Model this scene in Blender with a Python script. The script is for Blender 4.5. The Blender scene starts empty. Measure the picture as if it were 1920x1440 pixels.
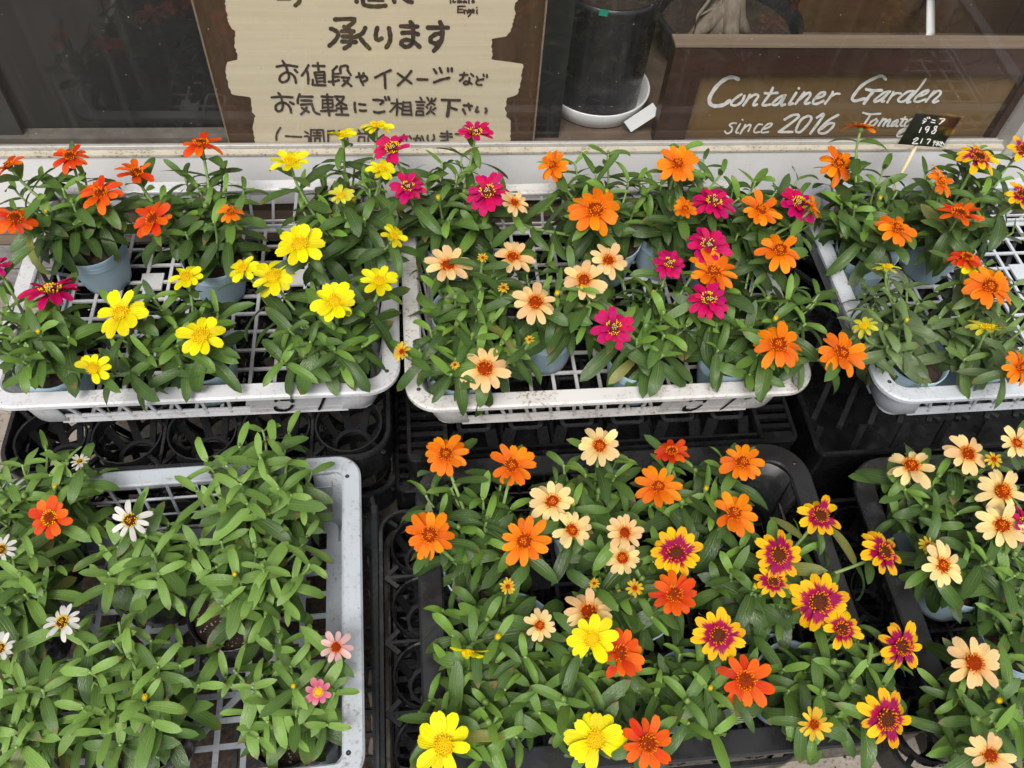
import bpy, math, random
from mathutils import Vector, Matrix, Euler
R = math.radians
rnd = random.Random(7)
scene = bpy.context.scene
col = scene.collection

# ------------------------------------------------------------------ camera
CAM = Vector((0.0, 0.0, 1.30)); F = 1600.0; CX, CY = 960.0, 720.0
zx, zy = 847.0 - CX, 1862.0 - CY
dn = Vector((zx, zy, F)).normalized()
uy = -270.0
yv = Vector((uy, (-F*F - zx*uy)/zy, F)).normalized()
xv = yv.cross(-dn)
RW = Matrix((xv, yv, -dn))                       # camera (x right, y down, z forward) -> world
cam_d = bpy.data.cameras.new('camera'); cam = bpy.data.objects.new('camera', cam_d); col.objects.link(cam)
cam_d.sensor_width = 36.0; cam_d.lens = F/1920*36.0; cam_d.clip_start = 0.02; cam_d.clip_end = 400
m3 = Matrix((RW.col[0], -RW.col[1], -RW.col[2])).transposed()
cam.matrix_world = Matrix.Translation(CAM) @ m3.to_4x4()
scene.camera = cam

def ray(px, py): return RW @ Vector(((px-CX)/F, (py-CY)/F, 1.0))
def P(px, py, z):                                # point of the place seen at a pixel, at a known height
    d = ray(px, py); return CAM + d*((z-CAM.z)/d.z)
WALL_TURN = Matrix.Translation((0.15, 1.13, 0)) @ Matrix.Rotation(-0.0150, 4, 'Z') @ Matrix.Translation((-0.15, -1.13, 0))   # the shopfront is not quite parallel to the crates
WT_I = WALL_TURN.inverted()
def PY(px, py, Y):                               # the same in the shopfront's own frame, at a known distance towards the wall
    o_ = WT_I @ CAM; d = WT_I.to_3x3() @ ray(px, py); return o_ + d*((Y-o_.y)/d.y)
def PYs(px, py, Y):                              # ... in the street frame
    d = ray(px, py); return CAM + d*(Y/d.y)
def depth(p): return (RW.transposed() @ (p-CAM)).z

# ------------------------------------------------------------------ light
w = bpy.data.worlds.new('World'); scene.world = w; w.use_nodes = True
nt = w.node_tree; nt.nodes.clear()
SUN_EL, SUN_AZ = 58.0, 200.0                     # azimuth clockwise from +Y (the wall): from the street side
sky = nt.nodes.new('ShaderNodeTexSky'); sky.sky_type = 'NISHITA'; sky.sun_disc = False
sky.sun_elevation = R(SUN_EL); sky.sun_rotation = R(SUN_AZ)
sky.air_density = 1.0; sky.dust_density = 4.0; sky.ozone_density = 1.0
hs = nt.nodes.new('ShaderNodeHueSaturation'); hs.inputs['Saturation'].default_value = 0.22
bg = nt.nodes.new('ShaderNodeBackground'); bg.inputs['Strength'].default_value = 0.115
wo = nt.nodes.new('ShaderNodeOutputWorld')
nt.links.new(sky.outputs[0], hs.inputs['Color']); nt.links.new(hs.outputs[0], bg.inputs[0]); nt.links.new(bg.outputs[0], wo.inputs[0])
sd = bpy.data.lights.new('sun', 'SUN'); sun = bpy.data.objects.new('sun', sd); col.objects.link(sun)
sd.energy = 2.3; sd.angle = R(28); sd.color = (1.0, 0.96, 0.90)
sv = Vector((math.sin(R(SUN_AZ))*math.cos(R(SUN_EL)), math.cos(R(SUN_AZ))*math.cos(R(SUN_EL)), math.sin(R(SUN_EL))))
sun.rotation_euler = sv.to_track_quat('Z', 'Y').to_euler()
vs = scene.view_settings; vs.view_transform = 'Standard'; vs.look = 'None'; vs.gamma = 1.0; vs.exposure = 0.36
vs.use_curve_mapping = False
scene.cycles.max_bounces = 4; scene.cycles.diffuse_bounces = 2; scene.cycles.glossy_bounces = 2; scene.cycles.transmission_bounces = 3; scene.cycles.transparent_max_bounces = 6
scene.cycles.use_adaptive_sampling = True; scene.cycles.adaptive_threshold = 0.02

# ------------------------------------------------------------------ materials
class NG:
    def __init__(s, name):
        s.m = bpy.data.materials.new(name); s.m.use_nodes = True; s.t = s.m.node_tree; s.n = s.t.nodes
        s.b = s.n['Principled BSDF']; s.o = s.n['Material Output']
    def new(s, t, **k):
        n = s.n.new('ShaderNode'+t)
        for a, v in k.items(): setattr(n, a, v)
        return n
    def l(s, a, b): s.t.links.new(a, b)
    def val(s, x, inp):
        if isinstance(x, (int, float)): inp.default_value = x
        else: s.l(x, inp)
    def math(s, op, a, b=0.0, clamp=False):
        n = s.new('Math', operation=op, use_clamp=clamp); s.val(a, n.inputs[0]); s.val(b, n.inputs[1]); return n.outputs[0]
    def mix(s, f, a, b, blend='MIX'):
        n = s.new('Mix', data_type='RGBA', blend_type=blend); s.val(f, n.inputs[0])
        for x, i in ((a, 6), (b, 7)):
            if isinstance(x, tuple): n.inputs[i].default_value = (*x[:3], 1)
            else: s.l(x, n.inputs[i])
        return n.outputs[2]
    def noise(s, scale, detail=3, vec=None, rough=0.5):
        n = s.new('TexNoise'); n.inputs['Scale'].default_value = scale; n.inputs['Detail'].default_value = detail; n.inputs['Roughness'].default_value = rough
        if vec: s.l(vec, n.inputs['Vector'])
        return n.outputs[0]
    def coord(s, kind='Object'):
        if not hasattr(s, 'tc'): s.tc = s.new('TexCoord')
        return s.tc.outputs[kind]
    def mapping(s, vec, scale=(1,1,1), rot=(0,0,0)):
        n = s.new('Mapping'); n.inputs['Scale'].default_value = scale; n.inputs['Rotation'].default_value = rot; s.l(vec, n.inputs[0]); return n.outputs[0]
    def ramp(s, f, stops, interp='LINEAR'):
        n = s.new('ValToRGB'); s.l(f, n.inputs[0]); cr = n.color_ramp; cr.interpolation = interp
        while len(cr.elements) < len(stops): cr.elements.new(0.5)
        for e, (p, c) in zip(cr.elements, stops): e.position = p; e.color = (*c[:3], 1) if isinstance(c, tuple) else (c, c, c, 1)
        return n.outputs[0]
    def bump(s, h, strength=0.3, dist=0.002):
        n = s.new('Bump'); n.inputs['Strength'].default_value = strength; n.inputs['Distance'].default_value = dist
        s.l(h, n.inputs['Height']); s.l(n.outputs[0], s.b.inputs['Normal']); return n.outputs[0]
    def set(s, **k):
        for a, v in k.items():
            i = s.b.inputs[a.replace('_', ' ')]
            if isinstance(v, tuple): i.default_value = (*v[:3], 1) if len(v) == 3 else v
            else: s.val(v, i)
        return s

def plain(name, c, rough=0.5, nscale=60, var=0.12, bump=0.0, spec=0.5):
    g = NG(name); n = g.noise(nscale, 4, g.coord())
    f = g.ramp(n, [(0.3, 1-var), (0.7, 1+var)])
    g.set(Base_Color=g.mix(1.0, c, f, 'MULTIPLY'), Roughness=rough, Specular_IOR_Level=spec)
    if bump: g.bump(n, bump, 0.001)
    return g.m

def plastic(name, c, dirt, rough=0.45, dirt_amt=0.5, speck=True):
    g = NG(name); co = g.coord()
    n1 = g.noise(9, 5, co); n2 = g.noise(260, 3, co); n3 = g.noise(28, 4, co, 0.65)
    a = g.mix(g.ramp(n1, [(0.35, 0.0), (0.75, 0.35)]), c, tuple(x*0.86 for x in c))
    patch = g.ramp(n3, [(0.44, 0.0), (0.64, 1.0)])
    sp = g.ramp(n2, [(0.54, 0.0), (0.64, 1.0)])
    f = g.math('MULTIPLY', g.math('MULTIPLY', patch, sp), dirt_amt)
    b = g.mix(f, a, dirt)
    b = g.mix(g.math('MULTIPLY', patch, 0.20*dirt_amt), b, dirt)
    if speck:
        v = g.new('TexVoronoi'); v.inputs['Scale'].default_value = 55; g.l(co, v.inputs['Vector'])
        f2 = g.ramp(v.outputs['Distance'], [(0.035, 0.85), (0.06, 0.0)])
        rn = g.new('Separate' + 'Color') if False else g.new('SeparateColor'); g.l(v.outputs['Color'], rn.inputs[0])
        f2 = g.math('MULTIPLY', f2, g.math('GREATER_THAN', rn.outputs[0], 0.72))
        b = g.mix(f2, b, (0.05, 0.035, 0.025))
    g.set(Base_Color=b, Roughness=g.ramp(n3, [(0.3, rough-0.08), (0.7, rough+0.12)]))
    g.bump(n3, 0.12, 0.001)
    return g.m

M = {}
M['white_plastic'] = plastic('white_plastic', (0.57, 0.575, 0.60), (0.26, 0.20, 0.14), 0.42, 0.6)
M['dirty_white_plastic'] = plastic('dirty_white_plastic', (0.60, 0.59, 0.58), (0.24, 0.18, 0.12), 0.45, 1.0)
M['pale_grey_plastic'] = plastic('pale_grey_plastic', (0.42, 0.455, 0.50), (0.18, 0.14, 0.10), 0.42, 0.7)
M['cool_white_plastic'] = plastic('cool_white_plastic', (0.50, 0.535, 0.58), (0.24, 0.19, 0.14), 0.42, 0.7)

def black_plastic(name, c, rough, wet=True):
    g = NG(name); co = g.coord(); n = g.noise(35, 4, co); n2 = g.noise(9, 3, co)
    g.set(Base_Color=g.mix(g.ramp(n2, [(0.4, 0.0), (0.75, 0.5)]), c, tuple(x*1.9+0.004 for x in c)))
    g.set(Roughness=g.ramp(n, [(0.42, rough*0.45), (0.6, rough)]) if wet else rough)
    g.bump(g.noise(420, 2, co), 0.10, 0.0006)
    return g.m
M['black_plastic'] = black_plastic('black_plastic', (0.005, 0.005, 0.0055), 0.36)
M['charcoal_plastic'] = black_plastic('charcoal_plastic', (0.011, 0.0115, 0.0125), 0.42)
M['grey_mesh_plastic'] = black_plastic('grey_mesh_plastic', (0.036, 0.040, 0.043), 0.55)
M['black_pot'] = black_plastic('black_pot', (0.018, 0.018, 0.021), 0.4)

def blue_pot():
    g = NG('blue_vinyl'); co = g.coord(); n = g.noise(18, 3, co); v = g.mapping(co, (40, 40, 3))
    folds = g.noise(1.0, 2, v)
    inf = g.new('ObjectInfo')
    c = g.mix(g.ramp(n, [(0.35, 0.0), (0.7, 1.0)]), (0.42, 0.57, 0.67), (0.50, 0.65, 0.74))
    c = g.mix(g.math('MULTIPLY', inf.outputs['Random'], 0.45), c, (0.36, 0.50, 0.60))
    g.set(Base_Color=c, Roughness=0.42, Specular_IOR_Level=0.4)
    g.bump(folds, 0.35, 0.002)
    tr = g.new('BsdfTranslucent'); tr.inputs[0].default_value = (0.35, 0.6, 0.75, 1)
    mx = g.new('MixShader'); mx.inputs[0].default_value = 0.14
    g.l(g.b.outputs[0], mx.inputs[1]); g.l(tr.outputs[0], mx.inputs[2]); g.l(mx.outputs[0], g.o.inputs[0])
    return g.m
M['blue_vinyl'] = blue_pot()

def soil():
    g = NG('soil'); co = g.coord(); n = g.noise(90, 6, co, 0.7)
    c = g.ramp(n, [(0.3, (0.012, 0.008, 0.005)), (0.6, (0.045, 0.028, 0.018)), (0.8, (0.09, 0.06, 0.04))])
    g.set(Base_Color=c, Roughness=0.95); g.bump(n, 1.0, 0.006); return g.m
M['soil'] = soil()
M['grit'] = plain('grit', (0.42, 0.34, 0.24), 0.8, 300, 0.3)

def leaf_mat():
    g = NG('leaf'); uv = g.coord('UV'); s = g.new('SeparateXYZ'); g.l(uv, s.inputs[0])
    u, v = s.outputs[0], s.outputs[1]
    d = g.math('ABSOLUTE', g.math('SUBTRACT', v, 0.5))
    rib = g.ramp(d, [(0.012, 1.0), (0.04, 0.0)])
    side = g.ramp(g.math('ABSOLUTE', g.math('SUBTRACT', d, 0.2)), [(0.005, 0.7), (0.03, 0.0)])
    fade = g.ramp(u, [(0.0, 1.0), (0.75, 0.25), (1.0, 0.0)])
    vein = g.math('MULTIPLY', g.math('ADD', rib, side, True), fade)
    obl = g.math('SINE', g.math('SUBTRACT', g.math('MULTIPLY', u, 60.0), g.math('MULTIPLY', d, 46.0)))
    inf = g.new('ObjectInfo'); oc = g.coord('Object')
    n = g.noise(26, 4, oc); n2 = g.noise(5, 2, oc)
    c = inf.outputs['Color']
    c = g.mix(g.ramp(n, [(0.35, 0.0), (0.7, 0.45)]), c, g.mix(1.0, c, (0.62, 0.72, 0.55), 'MULTIPLY'))
    c = g.mix(g.math('MULTIPLY', n2, 0.22), c, (0.16, 0.20, 0.05))
    c = g.mix(g.math('MULTIPLY', vein, 0.42), c, (0.30, 0.42, 0.16))
    tipm = g.ramp(g.math('ADD', g.math('MULTIPLY', u, 0.8), g.math('MULTIPLY', n, 0.25)), [(0.80, 0.0), (0.88, 0.8)])
    c = g.mix(g.math('MULTIPLY', tipm, g.math('GREATER_THAN', inf.outputs['Random'], 0.72)), c, (0.17, 0.11, 0.035))
    spk = g.ramp(g.noise(95, 2, oc), [(0.66, 0.0), (0.72, 0.7)])
    c = g.mix(g.math('MULTIPLY', spk, g.math('LESS_THAN', inf.outputs['Random'], 0.22)), c, (0.26, 0.26, 0.10))
    geo = g.new('NewGeometry')
    under = g.mix(0.55, c, (0.20, 0.30, 0.14))
    c = g.mix(geo.outputs['Backfacing'], c, under)
    g.set(Base_Color=c, Specular_IOR_Level=0.36)
    g.set(Roughness=g.ramp(n, [(0.4, 0.30), (0.62, 0.48)]))
    h = g.math('ADD', g.math('MULTIPLY', vein, -1.0), g.math('MULTIPLY', obl, 0.13)); h = g.math('ADD', h, g.math('MULTIPLY', n, 0.5))
    g.bump(h, 0.5, 0.0009)
    tr = g.new('BsdfTranslucent'); g.l(g.mix(0.5, c, (0.22, 0.36, 0.03)), tr.inputs[0])
    mx = g.new('MixShader'); mx.inputs[0].default_value = 0.15
    g.l(g.b.outputs[0], mx.inputs[1]); g.l(tr.outputs[0], mx.inputs[2]); g.l(mx.outputs[0], g.o.inputs[0])
    return g.m
M['leaf'] = leaf_mat()
M['stem'] = plain('stem', (0.20, 0.30, 0.09), 0.5, 80, 0.2)
M['bud_green'] = plain('bud_green', (0.16, 0.25, 0.06), 0.5, 500, 0.4)

def petal_mat(name, stops, rough=0.42, edge=None):
    g = NG(name); uv = g.coord('UV'); s = g.new('SeparateXYZ'); g.l(uv, s.inputs[0]); u, v = s.outputs[0], s.outputs[1]
    st = g.noise(1.0, 3, g.mapping(uv, (2.2, 26, 1)))
    inf = g.new('ObjectInfo')
    jag = g.math('ADD', u, g.math('MULTIPLY', g.math('SUBTRACT', st, 0.5), 0.60 if edge else 0.18))
    if edge: jag = g.math('ADD', jag, g.math('MULTIPLY', g.math('SUBTRACT', inf.outputs['Random'], 0.5), 0.22))
    if edge: jag = g.math('SUBTRACT', jag, g.math('MULTIPLY', g.math('ABSOLUTE', g.math('SUBTRACT', v, 0.5)), -0.20))
    c = g.ramp(jag, stops)
    c = g.mix(g.math('MULTIPLY', g.ramp(st, [(0.35, 1.0), (0.62, 0.0)]), 0.38), c, g.mix(1.0, c, (0.72, 0.55, 0.5), 'MULTIPLY'))
    hsv = g.new('HueSaturation'); g.l(c, hsv.inputs['Color'])
    g.val(g.math('ADD', g.math('MULTIPLY', inf.outputs['Random'], 0.020), 0.490), hsv.inputs['Hue'])
    g.val(g.math('ADD', g.math('MULTIPLY', inf.outputs['Random'], 0.26), 0.80), hsv.inputs['Value'])
    c = hsv.outputs[0]
    g.set(Base_Color=c, Roughness=rough, Specular_IOR_Level=0.25)
    d = g.math('ABSOLUTE', g.math('SUBTRACT', v, 0.5))
    gro = g.math('SINE', g.math('MULTIPLY', v, 44.0))
    g.bump(g.math('ADD', g.math('MULTIPLY', gro, 0.35), st), 0.6, 0.0010)
    tr = g.new('BsdfTranslucent'); g.l(c, tr.inputs[0])
    mx = g.new('MixShader'); mx.inputs[0].default_value = 0.22
    g.l(g.b.outputs[0], mx.inputs[1]); g.l(tr.outputs[0], mx.inputs[2]); g.l(mx.outputs[0], g.o.inputs[0])
    return g.m
PET = {
 'orange':  petal_mat('petal_orange', [(0.15, (0.80, 0.13, 0.002)), (0.5, (0.90, 0.21, 0.003)), (1, (0.92, 0.27, 0.006))]),
 'redorange': petal_mat('petal_red_orange', [(0.15, (0.62, 0.045, 0.003)), (0.6, (0.82, 0.085, 0.004)), (1, (0.86, 0.13, 0.006))]),
 'vermilion': petal_mat('petal_vermilion', [(0.15, (0.66, 0.05, 0.004)), (0.6, (0.84, 0.10, 0.008)), (1, (0.85, 0.14, 0.02))]),
 'yellow':  petal_mat('petal_yellow', [(0.15, (0.86, 0.70, 0.003)), (0.6, (0.92, 0.85, 0.004)), (1, (0.92, 0.87, 0.008))]),
 'paleyellow': petal_mat('petal_pale_yellow', [(0.1, (0.55, 0.55, 0.03)), (0.6, (0.78, 0.74, 0.05)), (1, (0.75, 0.72, 0.10))]),
 'magenta': petal_mat('petal_magenta', [(0.15, (0.34, 0.002, 0.065)), (0.5, (0.58, 0.002, 0.115)), (1, (0.66, 0.005, 0.150))]),
 'peach':   petal_mat('petal_peach', [(0.15, (0.84, 0.46, 0.14)), (0.5, (0.94, 0.63, 0.27)), (1, (0.95, 0.70, 0.36))]),
 'cream':   petal_mat('petal_cream', [(0.15, (0.84, 0.54, 0.17)), (0.5, (0.93, 0.71, 0.30)), (1, (0.95, 0.77, 0.39))]),
 'bicolor': petal_mat('petal_bicolor', [(0.53, (0.38, 0.001, 0.075)), (0.57, (0.50, 0.03, 0.03)), (0.61, (0.90, 0.46, 0.004)), (1, (0.93, 0.56, 0.008))], edge=1),
 'smallyellow': petal_mat('petal_small_yellow', [(0.1, (0.85, 0.40, 0.02)), (0.45, (0.88, 0.58, 0.05)), (1, (0.90, 0.66, 0.06))]),
 'white':   petal_mat('petal_white', [(0.1, (0.62, 0.62, 0.45)), (0.4, (0.82, 0.81, 0.76)), (1, (0.86, 0.85, 0.82))]),
 'pink':    petal_mat('petal_pink', [(0.1, (0.80, 0.35, 0.40)), (0.45, (0.72, 0.12, 0.24)), (1, (0.84, 0.36, 0.44))]),
 'blush':   petal_mat('petal_blush', [(0.1, (0.80, 0.40, 0.38)), (0.45, (0.82, 0.50, 0.50)), (1, (0.86, 0.62, 0.56))]),
}
def floret(name, a, b):
    g = NG(name); n = g.noise(900, 2, g.coord()); g.set(Base_Color=g.mix(g.ramp(n, [(0.35, 0.0), (0.65, 1.0)]), a, b), Roughness=0.75, Specular_IOR_Level=0.08); return g.m
M['fl_orange'] = floret('floret_orange', (0.62, 0.10, 0.002), (0.90, 0.33, 0.008))
M['fl_rust'] = floret('floret_rust', (0.12, 0.012, 0.001), (0.40, 0.045, 0.002))
M['fl_dark'] = floret('floret_dark', (0.035, 0.012, 0.008), (0.16, 0.035, 0.01))
M['fl_yellow'] = floret('floret_yellow', (0.80, 0.50, 0.004), (0.90, 0.66, 0.01))
M['fl_gold'] = floret('floret_gold', (0.46, 0.29, 0.004), (0.78, 0.52, 0.008))
M['fl_pale'] = floret('floret_pale', (0.55, 0.40, 0.20), (0.75, 0.60, 0.38))
DISC = {'orange': ('fl_orange', 'fl_rust', 'fl_orange'), 'redorange': ('fl_orange', 'fl_rust', 'fl_dark'), 'vermilion': ('fl_yellow', 'fl_rust', 'fl_dark'),
        'yellow': ('fl_yellow', 'fl_gold', 'fl_gold'), 'paleyellow': ('fl_yellow', 'fl_gold', 'fl_gold'), 'magenta': ('fl_yellow', 'fl_dark', 'fl_pale'),
        'peach': ('fl_orange', 'fl_rust', 'fl_rust'), 'cream': ('fl_orange', 'fl_rust', 'fl_orange'), 'bicolor': ('fl_orange', 'fl_dark', 'fl_dark'),
        'smallyellow': ('fl_orange', 'fl_rust', 'fl_rust'), 'white': ('fl_yellow', 'fl_dark', 'fl_gold'), 'pink': ('fl_yellow', 'fl_gold', 'fl_gold'), 'blush': ('fl_orange', 'fl_rust', 'fl_rust')}

def wood(name, a, b, rough=0.6, scale=(3, 40, 40), spec=0.3, scratch=None):
    g = NG(name); co = g.coord(); n = g.noise(1.0, 6, g.mapping(co, scale), 0.65)
    c = g.mix(g.ramp(n, [(0.3, 0.0), (0.7, 1.0)]), a, b)
    if scratch:
        n2 = g.noise(1.0, 4, g.mapping(co, (60, 60, 4)), 0.6); n3 = g.noise(6, 3, co)
        f = g.math('MULTIPLY', g.ramp(n2, [(0.60, 0.0), (0.72, 1.0)]), g.ramp(n3, [(0.5, 0.0), (0.62, 0.8)]))
        c = g.mix(f, c, scratch)
    g.set(Base_Color=c, Roughness=rough, Specular_IOR_Level=spec); g.bump(n, 0.25, 0.001); return g.m
M['sign_brown'] = wood('sign_brown', (0.042, 0.021, 0.010), (0.078, 0.040, 0.018), 0.55, (50, 50, 4), 0.4, (0.20, 0.13, 0.07))
M['sign_cream'] = wood('sign_cream', (0.53, 0.455, 0.325), (0.61, 0.535, 0.39), 0.6, (2.5, 30, 90), 0.3)
M['frame_dark'] = wood('frame_dark', (0.030, 0.014, 0.010), (0.055, 0.026, 0.018), 0.5, (4, 50, 50), 0.4)
M['frame_edge'] = wood('frame_edge', (0.16, 0.115, 0.08), (0.24, 0.18, 0.13), 0.7, (4, 60, 60), 0.3)
M['panel_olive'] = wood('panel_olive', (0.115, 0.070, 0.028), (0.160, 0.100, 0.042), 0.6, (4, 30, 30), 0.3)
M['back_board'] = wood('back_board', (0.055, 0.030, 0.014), (0.095, 0.055, 0.028), 0.6, (3, 20, 30), 0.3)
M['marker_brown'] = plain('marker_brown', (0.052, 0.034, 0.028), 0.5, 200, 0.35)
M['paint_white'] = plain('paint_white', (0.66, 0.66, 0.63), 0.6, 150, 0.15)
M['chalk_white'] = plain('chalk_white', (0.82, 0.82, 0.82), 0.6, 150, 0.1)
M['aluminium'] = plastic('aluminium', (0.40, 0.39, 0.37), (0.20, 0.15, 0.09), 0.4, 0.5)
M['white_wall'] = plastic('white_wall', (0.72, 0.72, 0.72), (0.45, 0.40, 0.33), 0.5, 0.25, False)
M['caulk'] = plastic('caulk', (0.46, 0.42, 0.34), (0.12, 0.08, 0.04), 0.8, 1.0)
M['siding'] = wood('siding', (0.16, 0.12, 0.085), (0.25, 0.19, 0.14), 0.8, (4, 60, 60))
M['brick'] = plain('brick', (0.22, 0.21, 0.205), 0.85, 90, 0.3, 0.5)
M['mortar'] = plain('mortar', (0.34, 0.31, 0.27), 0.9, 120, 0.2, 0.5)
M['black_board'] = plain('black_board', (0.007, 0.0075, 0.008), 0.5, 6, 0.3)
M['black_card'] = plain('black_card', (0.010, 0.009, 0.009), 0.35, 30, 0.3)
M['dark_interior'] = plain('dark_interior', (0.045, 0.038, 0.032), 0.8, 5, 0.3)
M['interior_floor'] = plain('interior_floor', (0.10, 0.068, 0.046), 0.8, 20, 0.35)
M['ledge'] = plain('ledge', (0.11, 0.10, 0.085), 0.7, 40, 0.25)
M['white_enamel'] = plain('white_enamel', (0.72, 0.73, 0.73), 0.3, 10, 0.06)
M['paper'] = plain('paper', (0.70, 0.71, 0.72), 0.7, 30, 0.06)
M['bamboo'] = wood('bamboo', (0.62, 0.52, 0.30), (0.74, 0.66, 0.44), 0.5, (80, 80, 5))
M['bark'] = wood('bark', (0.13, 0.105, 0.08), (0.27, 0.225, 0.175), 0.85, (110, 110, 26))
M['green_tag'] = plain('green_tag', (0.01, 0.22, 0.14), 0.5)
def concrete():
    g = NG('concrete'); co = g.coord('Object'); n = g.noise(7, 6, co, 0.65); n2 = g.noise(160, 3, co); n3 = g.noise(1.2, 3, co)
    c = g.ramp(n, [(0.3, (0.19, 0.165, 0.135)), (0.65, (0.34, 0.30, 0.25))])
    c = g.mix(g.ramp(n2, [(0.55, 0.0), (0.66, 0.7)]), c, (0.09, 0.07, 0.055))
    c = g.mix(g.math('MULTIPLY', n3, 0.3), c, (0.12, 0.10, 0.08))
    g.set(Base_Color=c, Roughness=0.88); g.bump(g.math('ADD', n, n2), 0.5, 0.003); return g.m
M['concrete'] = concrete()
def glass():
    g = NG('window_glass'); co = g.coord('Object')
    t = g.new('BsdfTransparent'); t.inputs[0].default_value = (0.95, 0.955, 0.95, 1)
    gl = g.new('BsdfGlossy'); gl.inputs['Roughness'].default_value = 0.02
    lw = g.new('LayerWeight'); lw.inputs[0].default_value = 0.5
    fr = g.math('ADD', g.math('MULTIPLY', g.math('POWER', lw.outputs['Facing'], 5.0), 0.9), 0.045)
    m1 = g.new('MixShader'); g.l(fr, m1.inputs[0]); g.l(t.outputs[0], m1.inputs[1]); g.l(gl.outputs[0], m1.inputs[2])
    df = g.new('BsdfDiffuse'); df.inputs[0].default_value = (0.55, 0.53, 0.49, 1)
    n = g.noise(2.2, 3, co); n2 = g.noise(1.0, 4, g.mapping(co, (60, 60, 3)))
    v = g.new('TexVoronoi'); v.inputs['Scale'].default_value = 95; g.l(co, v.inputs['Vector'])
    sc = g.new('SeparateColor'); g.l(v.outputs['Color'], sc.inputs[0])
    sp = g.math('MULTIPLY', g.ramp(v.outputs['Distance'], [(0.05, 1.0), (0.10, 0.0)]), g.math('GREATER_THAN', sc.outputs[0], 0.90))
    film = g.ramp(n, [(0.35, 0.002), (0.75, 0.022)])
    film = g.math('ADD', film, g.math('MULTIPLY', g.ramp(n2, [(0.5, 0.0), (0.75, 1.0)]), 0.025))
    f = g.math('MAXIMUM', film, g.math('MULTIPLY', sp, 0.75))
    m2 = g.new('MixShader'); g.l(f, m2.inputs[0]); g.l(m1.outputs[0], m2.inputs[1]); g.l(df.outputs[0], m2.inputs[2])
    g.l(m2.outputs[0], g.o.inputs[0]); return g.m
M['glass'] = glass()
def sleeve():
    g = NG('clear_sleeve'); t = g.new('BsdfTransparent'); gl = g.new('BsdfGlossy'); gl.inputs['Roughness'].default_value = 0.12
    gl.inputs[0].default_value = (0.9, 0.85, 0.8, 1)
    m1 = g.new('MixShader'); m1.inputs[0].default_value = 0.13; g.l(t.outputs[0], m1.inputs[1]); g.l(gl.outputs[0], m1.inputs[2]); g.l(m1.outputs[0], g.o.inputs[0]); return g.m
M['sleeve'] = sleeve()

# ------------------------------------------------------------------ mesh helpers
class MB:
    def __init__(s): s.v = []; s.f = []; s.mi = []; s.uv = None
    def add(s, vs, fs, mi=0):
        k = len(s.v); s.v += [tuple(x) for x in vs]; s.f += [tuple(i+k for i in f) for f in fs]; s.mi += [mi]*len(fs); return s
    def box(s, a, b, mi=0):
        (x0,y0,z0),(x1,y1,z1) = a, b
        return s.add([(x0,y0,z0),(x1,y0,z0),(x1,y1,z0),(x0,y1,z0),(x0,y0,z1),(x1,y0,z1),(x1,y1,z1),(x0,y1,z1)],
              [(0,3,2,1),(4,5,6,7),(0,1,5,4),(1,2,6,5),(2,3,7,6),(3,0,4,7)], mi)
    def bar(s, p, q, wd, th, n=(0,0,1), mi=0):               # flat bar from p to q: width across, thickness along n
        p, q, n = Vector(p), Vector(q), Vector(n); d = (q-p).normalized(); n = (n-d*n.dot(d)).normalized(); t = d.cross(n)*wd/2; n = n*th/2
        return s.add([p-t-n,p+t-n,q+t-n,q-t-n,p-t+n,p+t+n,q+t+n,q-t+n], [(0,1,2,3),(7,6,5,4),(0,4,5,1),(1,5,6,2),(2,6,7,3),(3,7,4,0)], mi)
    def tube(s, pts, rad, sides=6, mi=0, cap=True):
        pts = [Vector(p) for p in pts]; rings = []; ref = Vector((0.3, 0.2, 0.93))
        for i, p in enumerate(pts):
            d = (pts[min(i+1, len(pts)-1)]-pts[max(i-1, 0)]).normalized(); a = d.cross(ref)
            if a.length < 1e-3: a = d.cross(Vector((1,0,0)))
            a.normalize(); b = d.cross(a); r = rad[i] if hasattr(rad, '__len__') else rad
            rings.append([p+(a*math.cos(2*math.pi*k/sides)+b*math.sin(2*math.pi*k/sides))*r for k in range(sides)])
        vs = [v for rg in rings for v in rg]; fs = []
        for i in range(len(pts)-1):
            for k in range(sides):
                k2 = (k+1) % sides; fs.append((i*sides+k, i*sides+k2, (i+1)*sides+k2, (i+1)*sides+k))
        if cap: fs.append(tuple(range(sides))[::-1]); fs.append(tuple((len(pts)-1)*sides+k for k in range(sides)))
        return s.add(vs, fs, mi)
    def lathe(s, prof, n=24, mi=0, wob=None, closed=False):
        vs = []
        for (r, z) in prof:
            for k in range(n):
                a = 2*math.pi*k/n; q = r*(wob(a, z) if wob else 1.0); vs.append((q*math.cos(a), q*math.sin(a), z))
        fs = []; m = len(prof)
        for i in range(m if closed else m-1):
            j = (i+1) % m
            for k in range(n):
                k2 = (k+1) % n; fs.append((i*n+k, i*n+k2, j*n+k2, j*n+k))
        return s.add(vs, fs, mi)
    def mesh(s, name, mats, smooth=False):
        me = bpy.data.meshes.new(name); me.from_pydata(s.v, [], s.f)
        for m in (mats if isinstance(mats, (list, tuple)) else [mats]): me.materials.append(M[m] if isinstance(m, str) else m)
        if any(s.mi): me.polygons.foreach_set('material_index', s.mi)
        if smooth: me.polygons.foreach_set('use_smooth', [True]*len(me.polygons))
        me.update(); return me
def obj(name, me, parent=None, loc=None, rot=None, mat=None):
    o = bpy.data.objects.new(name, me); col.objects.link(o)
    if parent: o.parent = parent
    if mat is not None: o.matrix_local = mat
    if loc is not None: o.location = loc
    if rot is not None: o.rotation_euler = rot
    return o
def tag(o, label=None, cat=None, group=None, kind=None):
    for k, v in (('label', label), ('category', cat), ('group', group), ('kind', kind)):
        if v: o[k] = v
    return o
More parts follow.
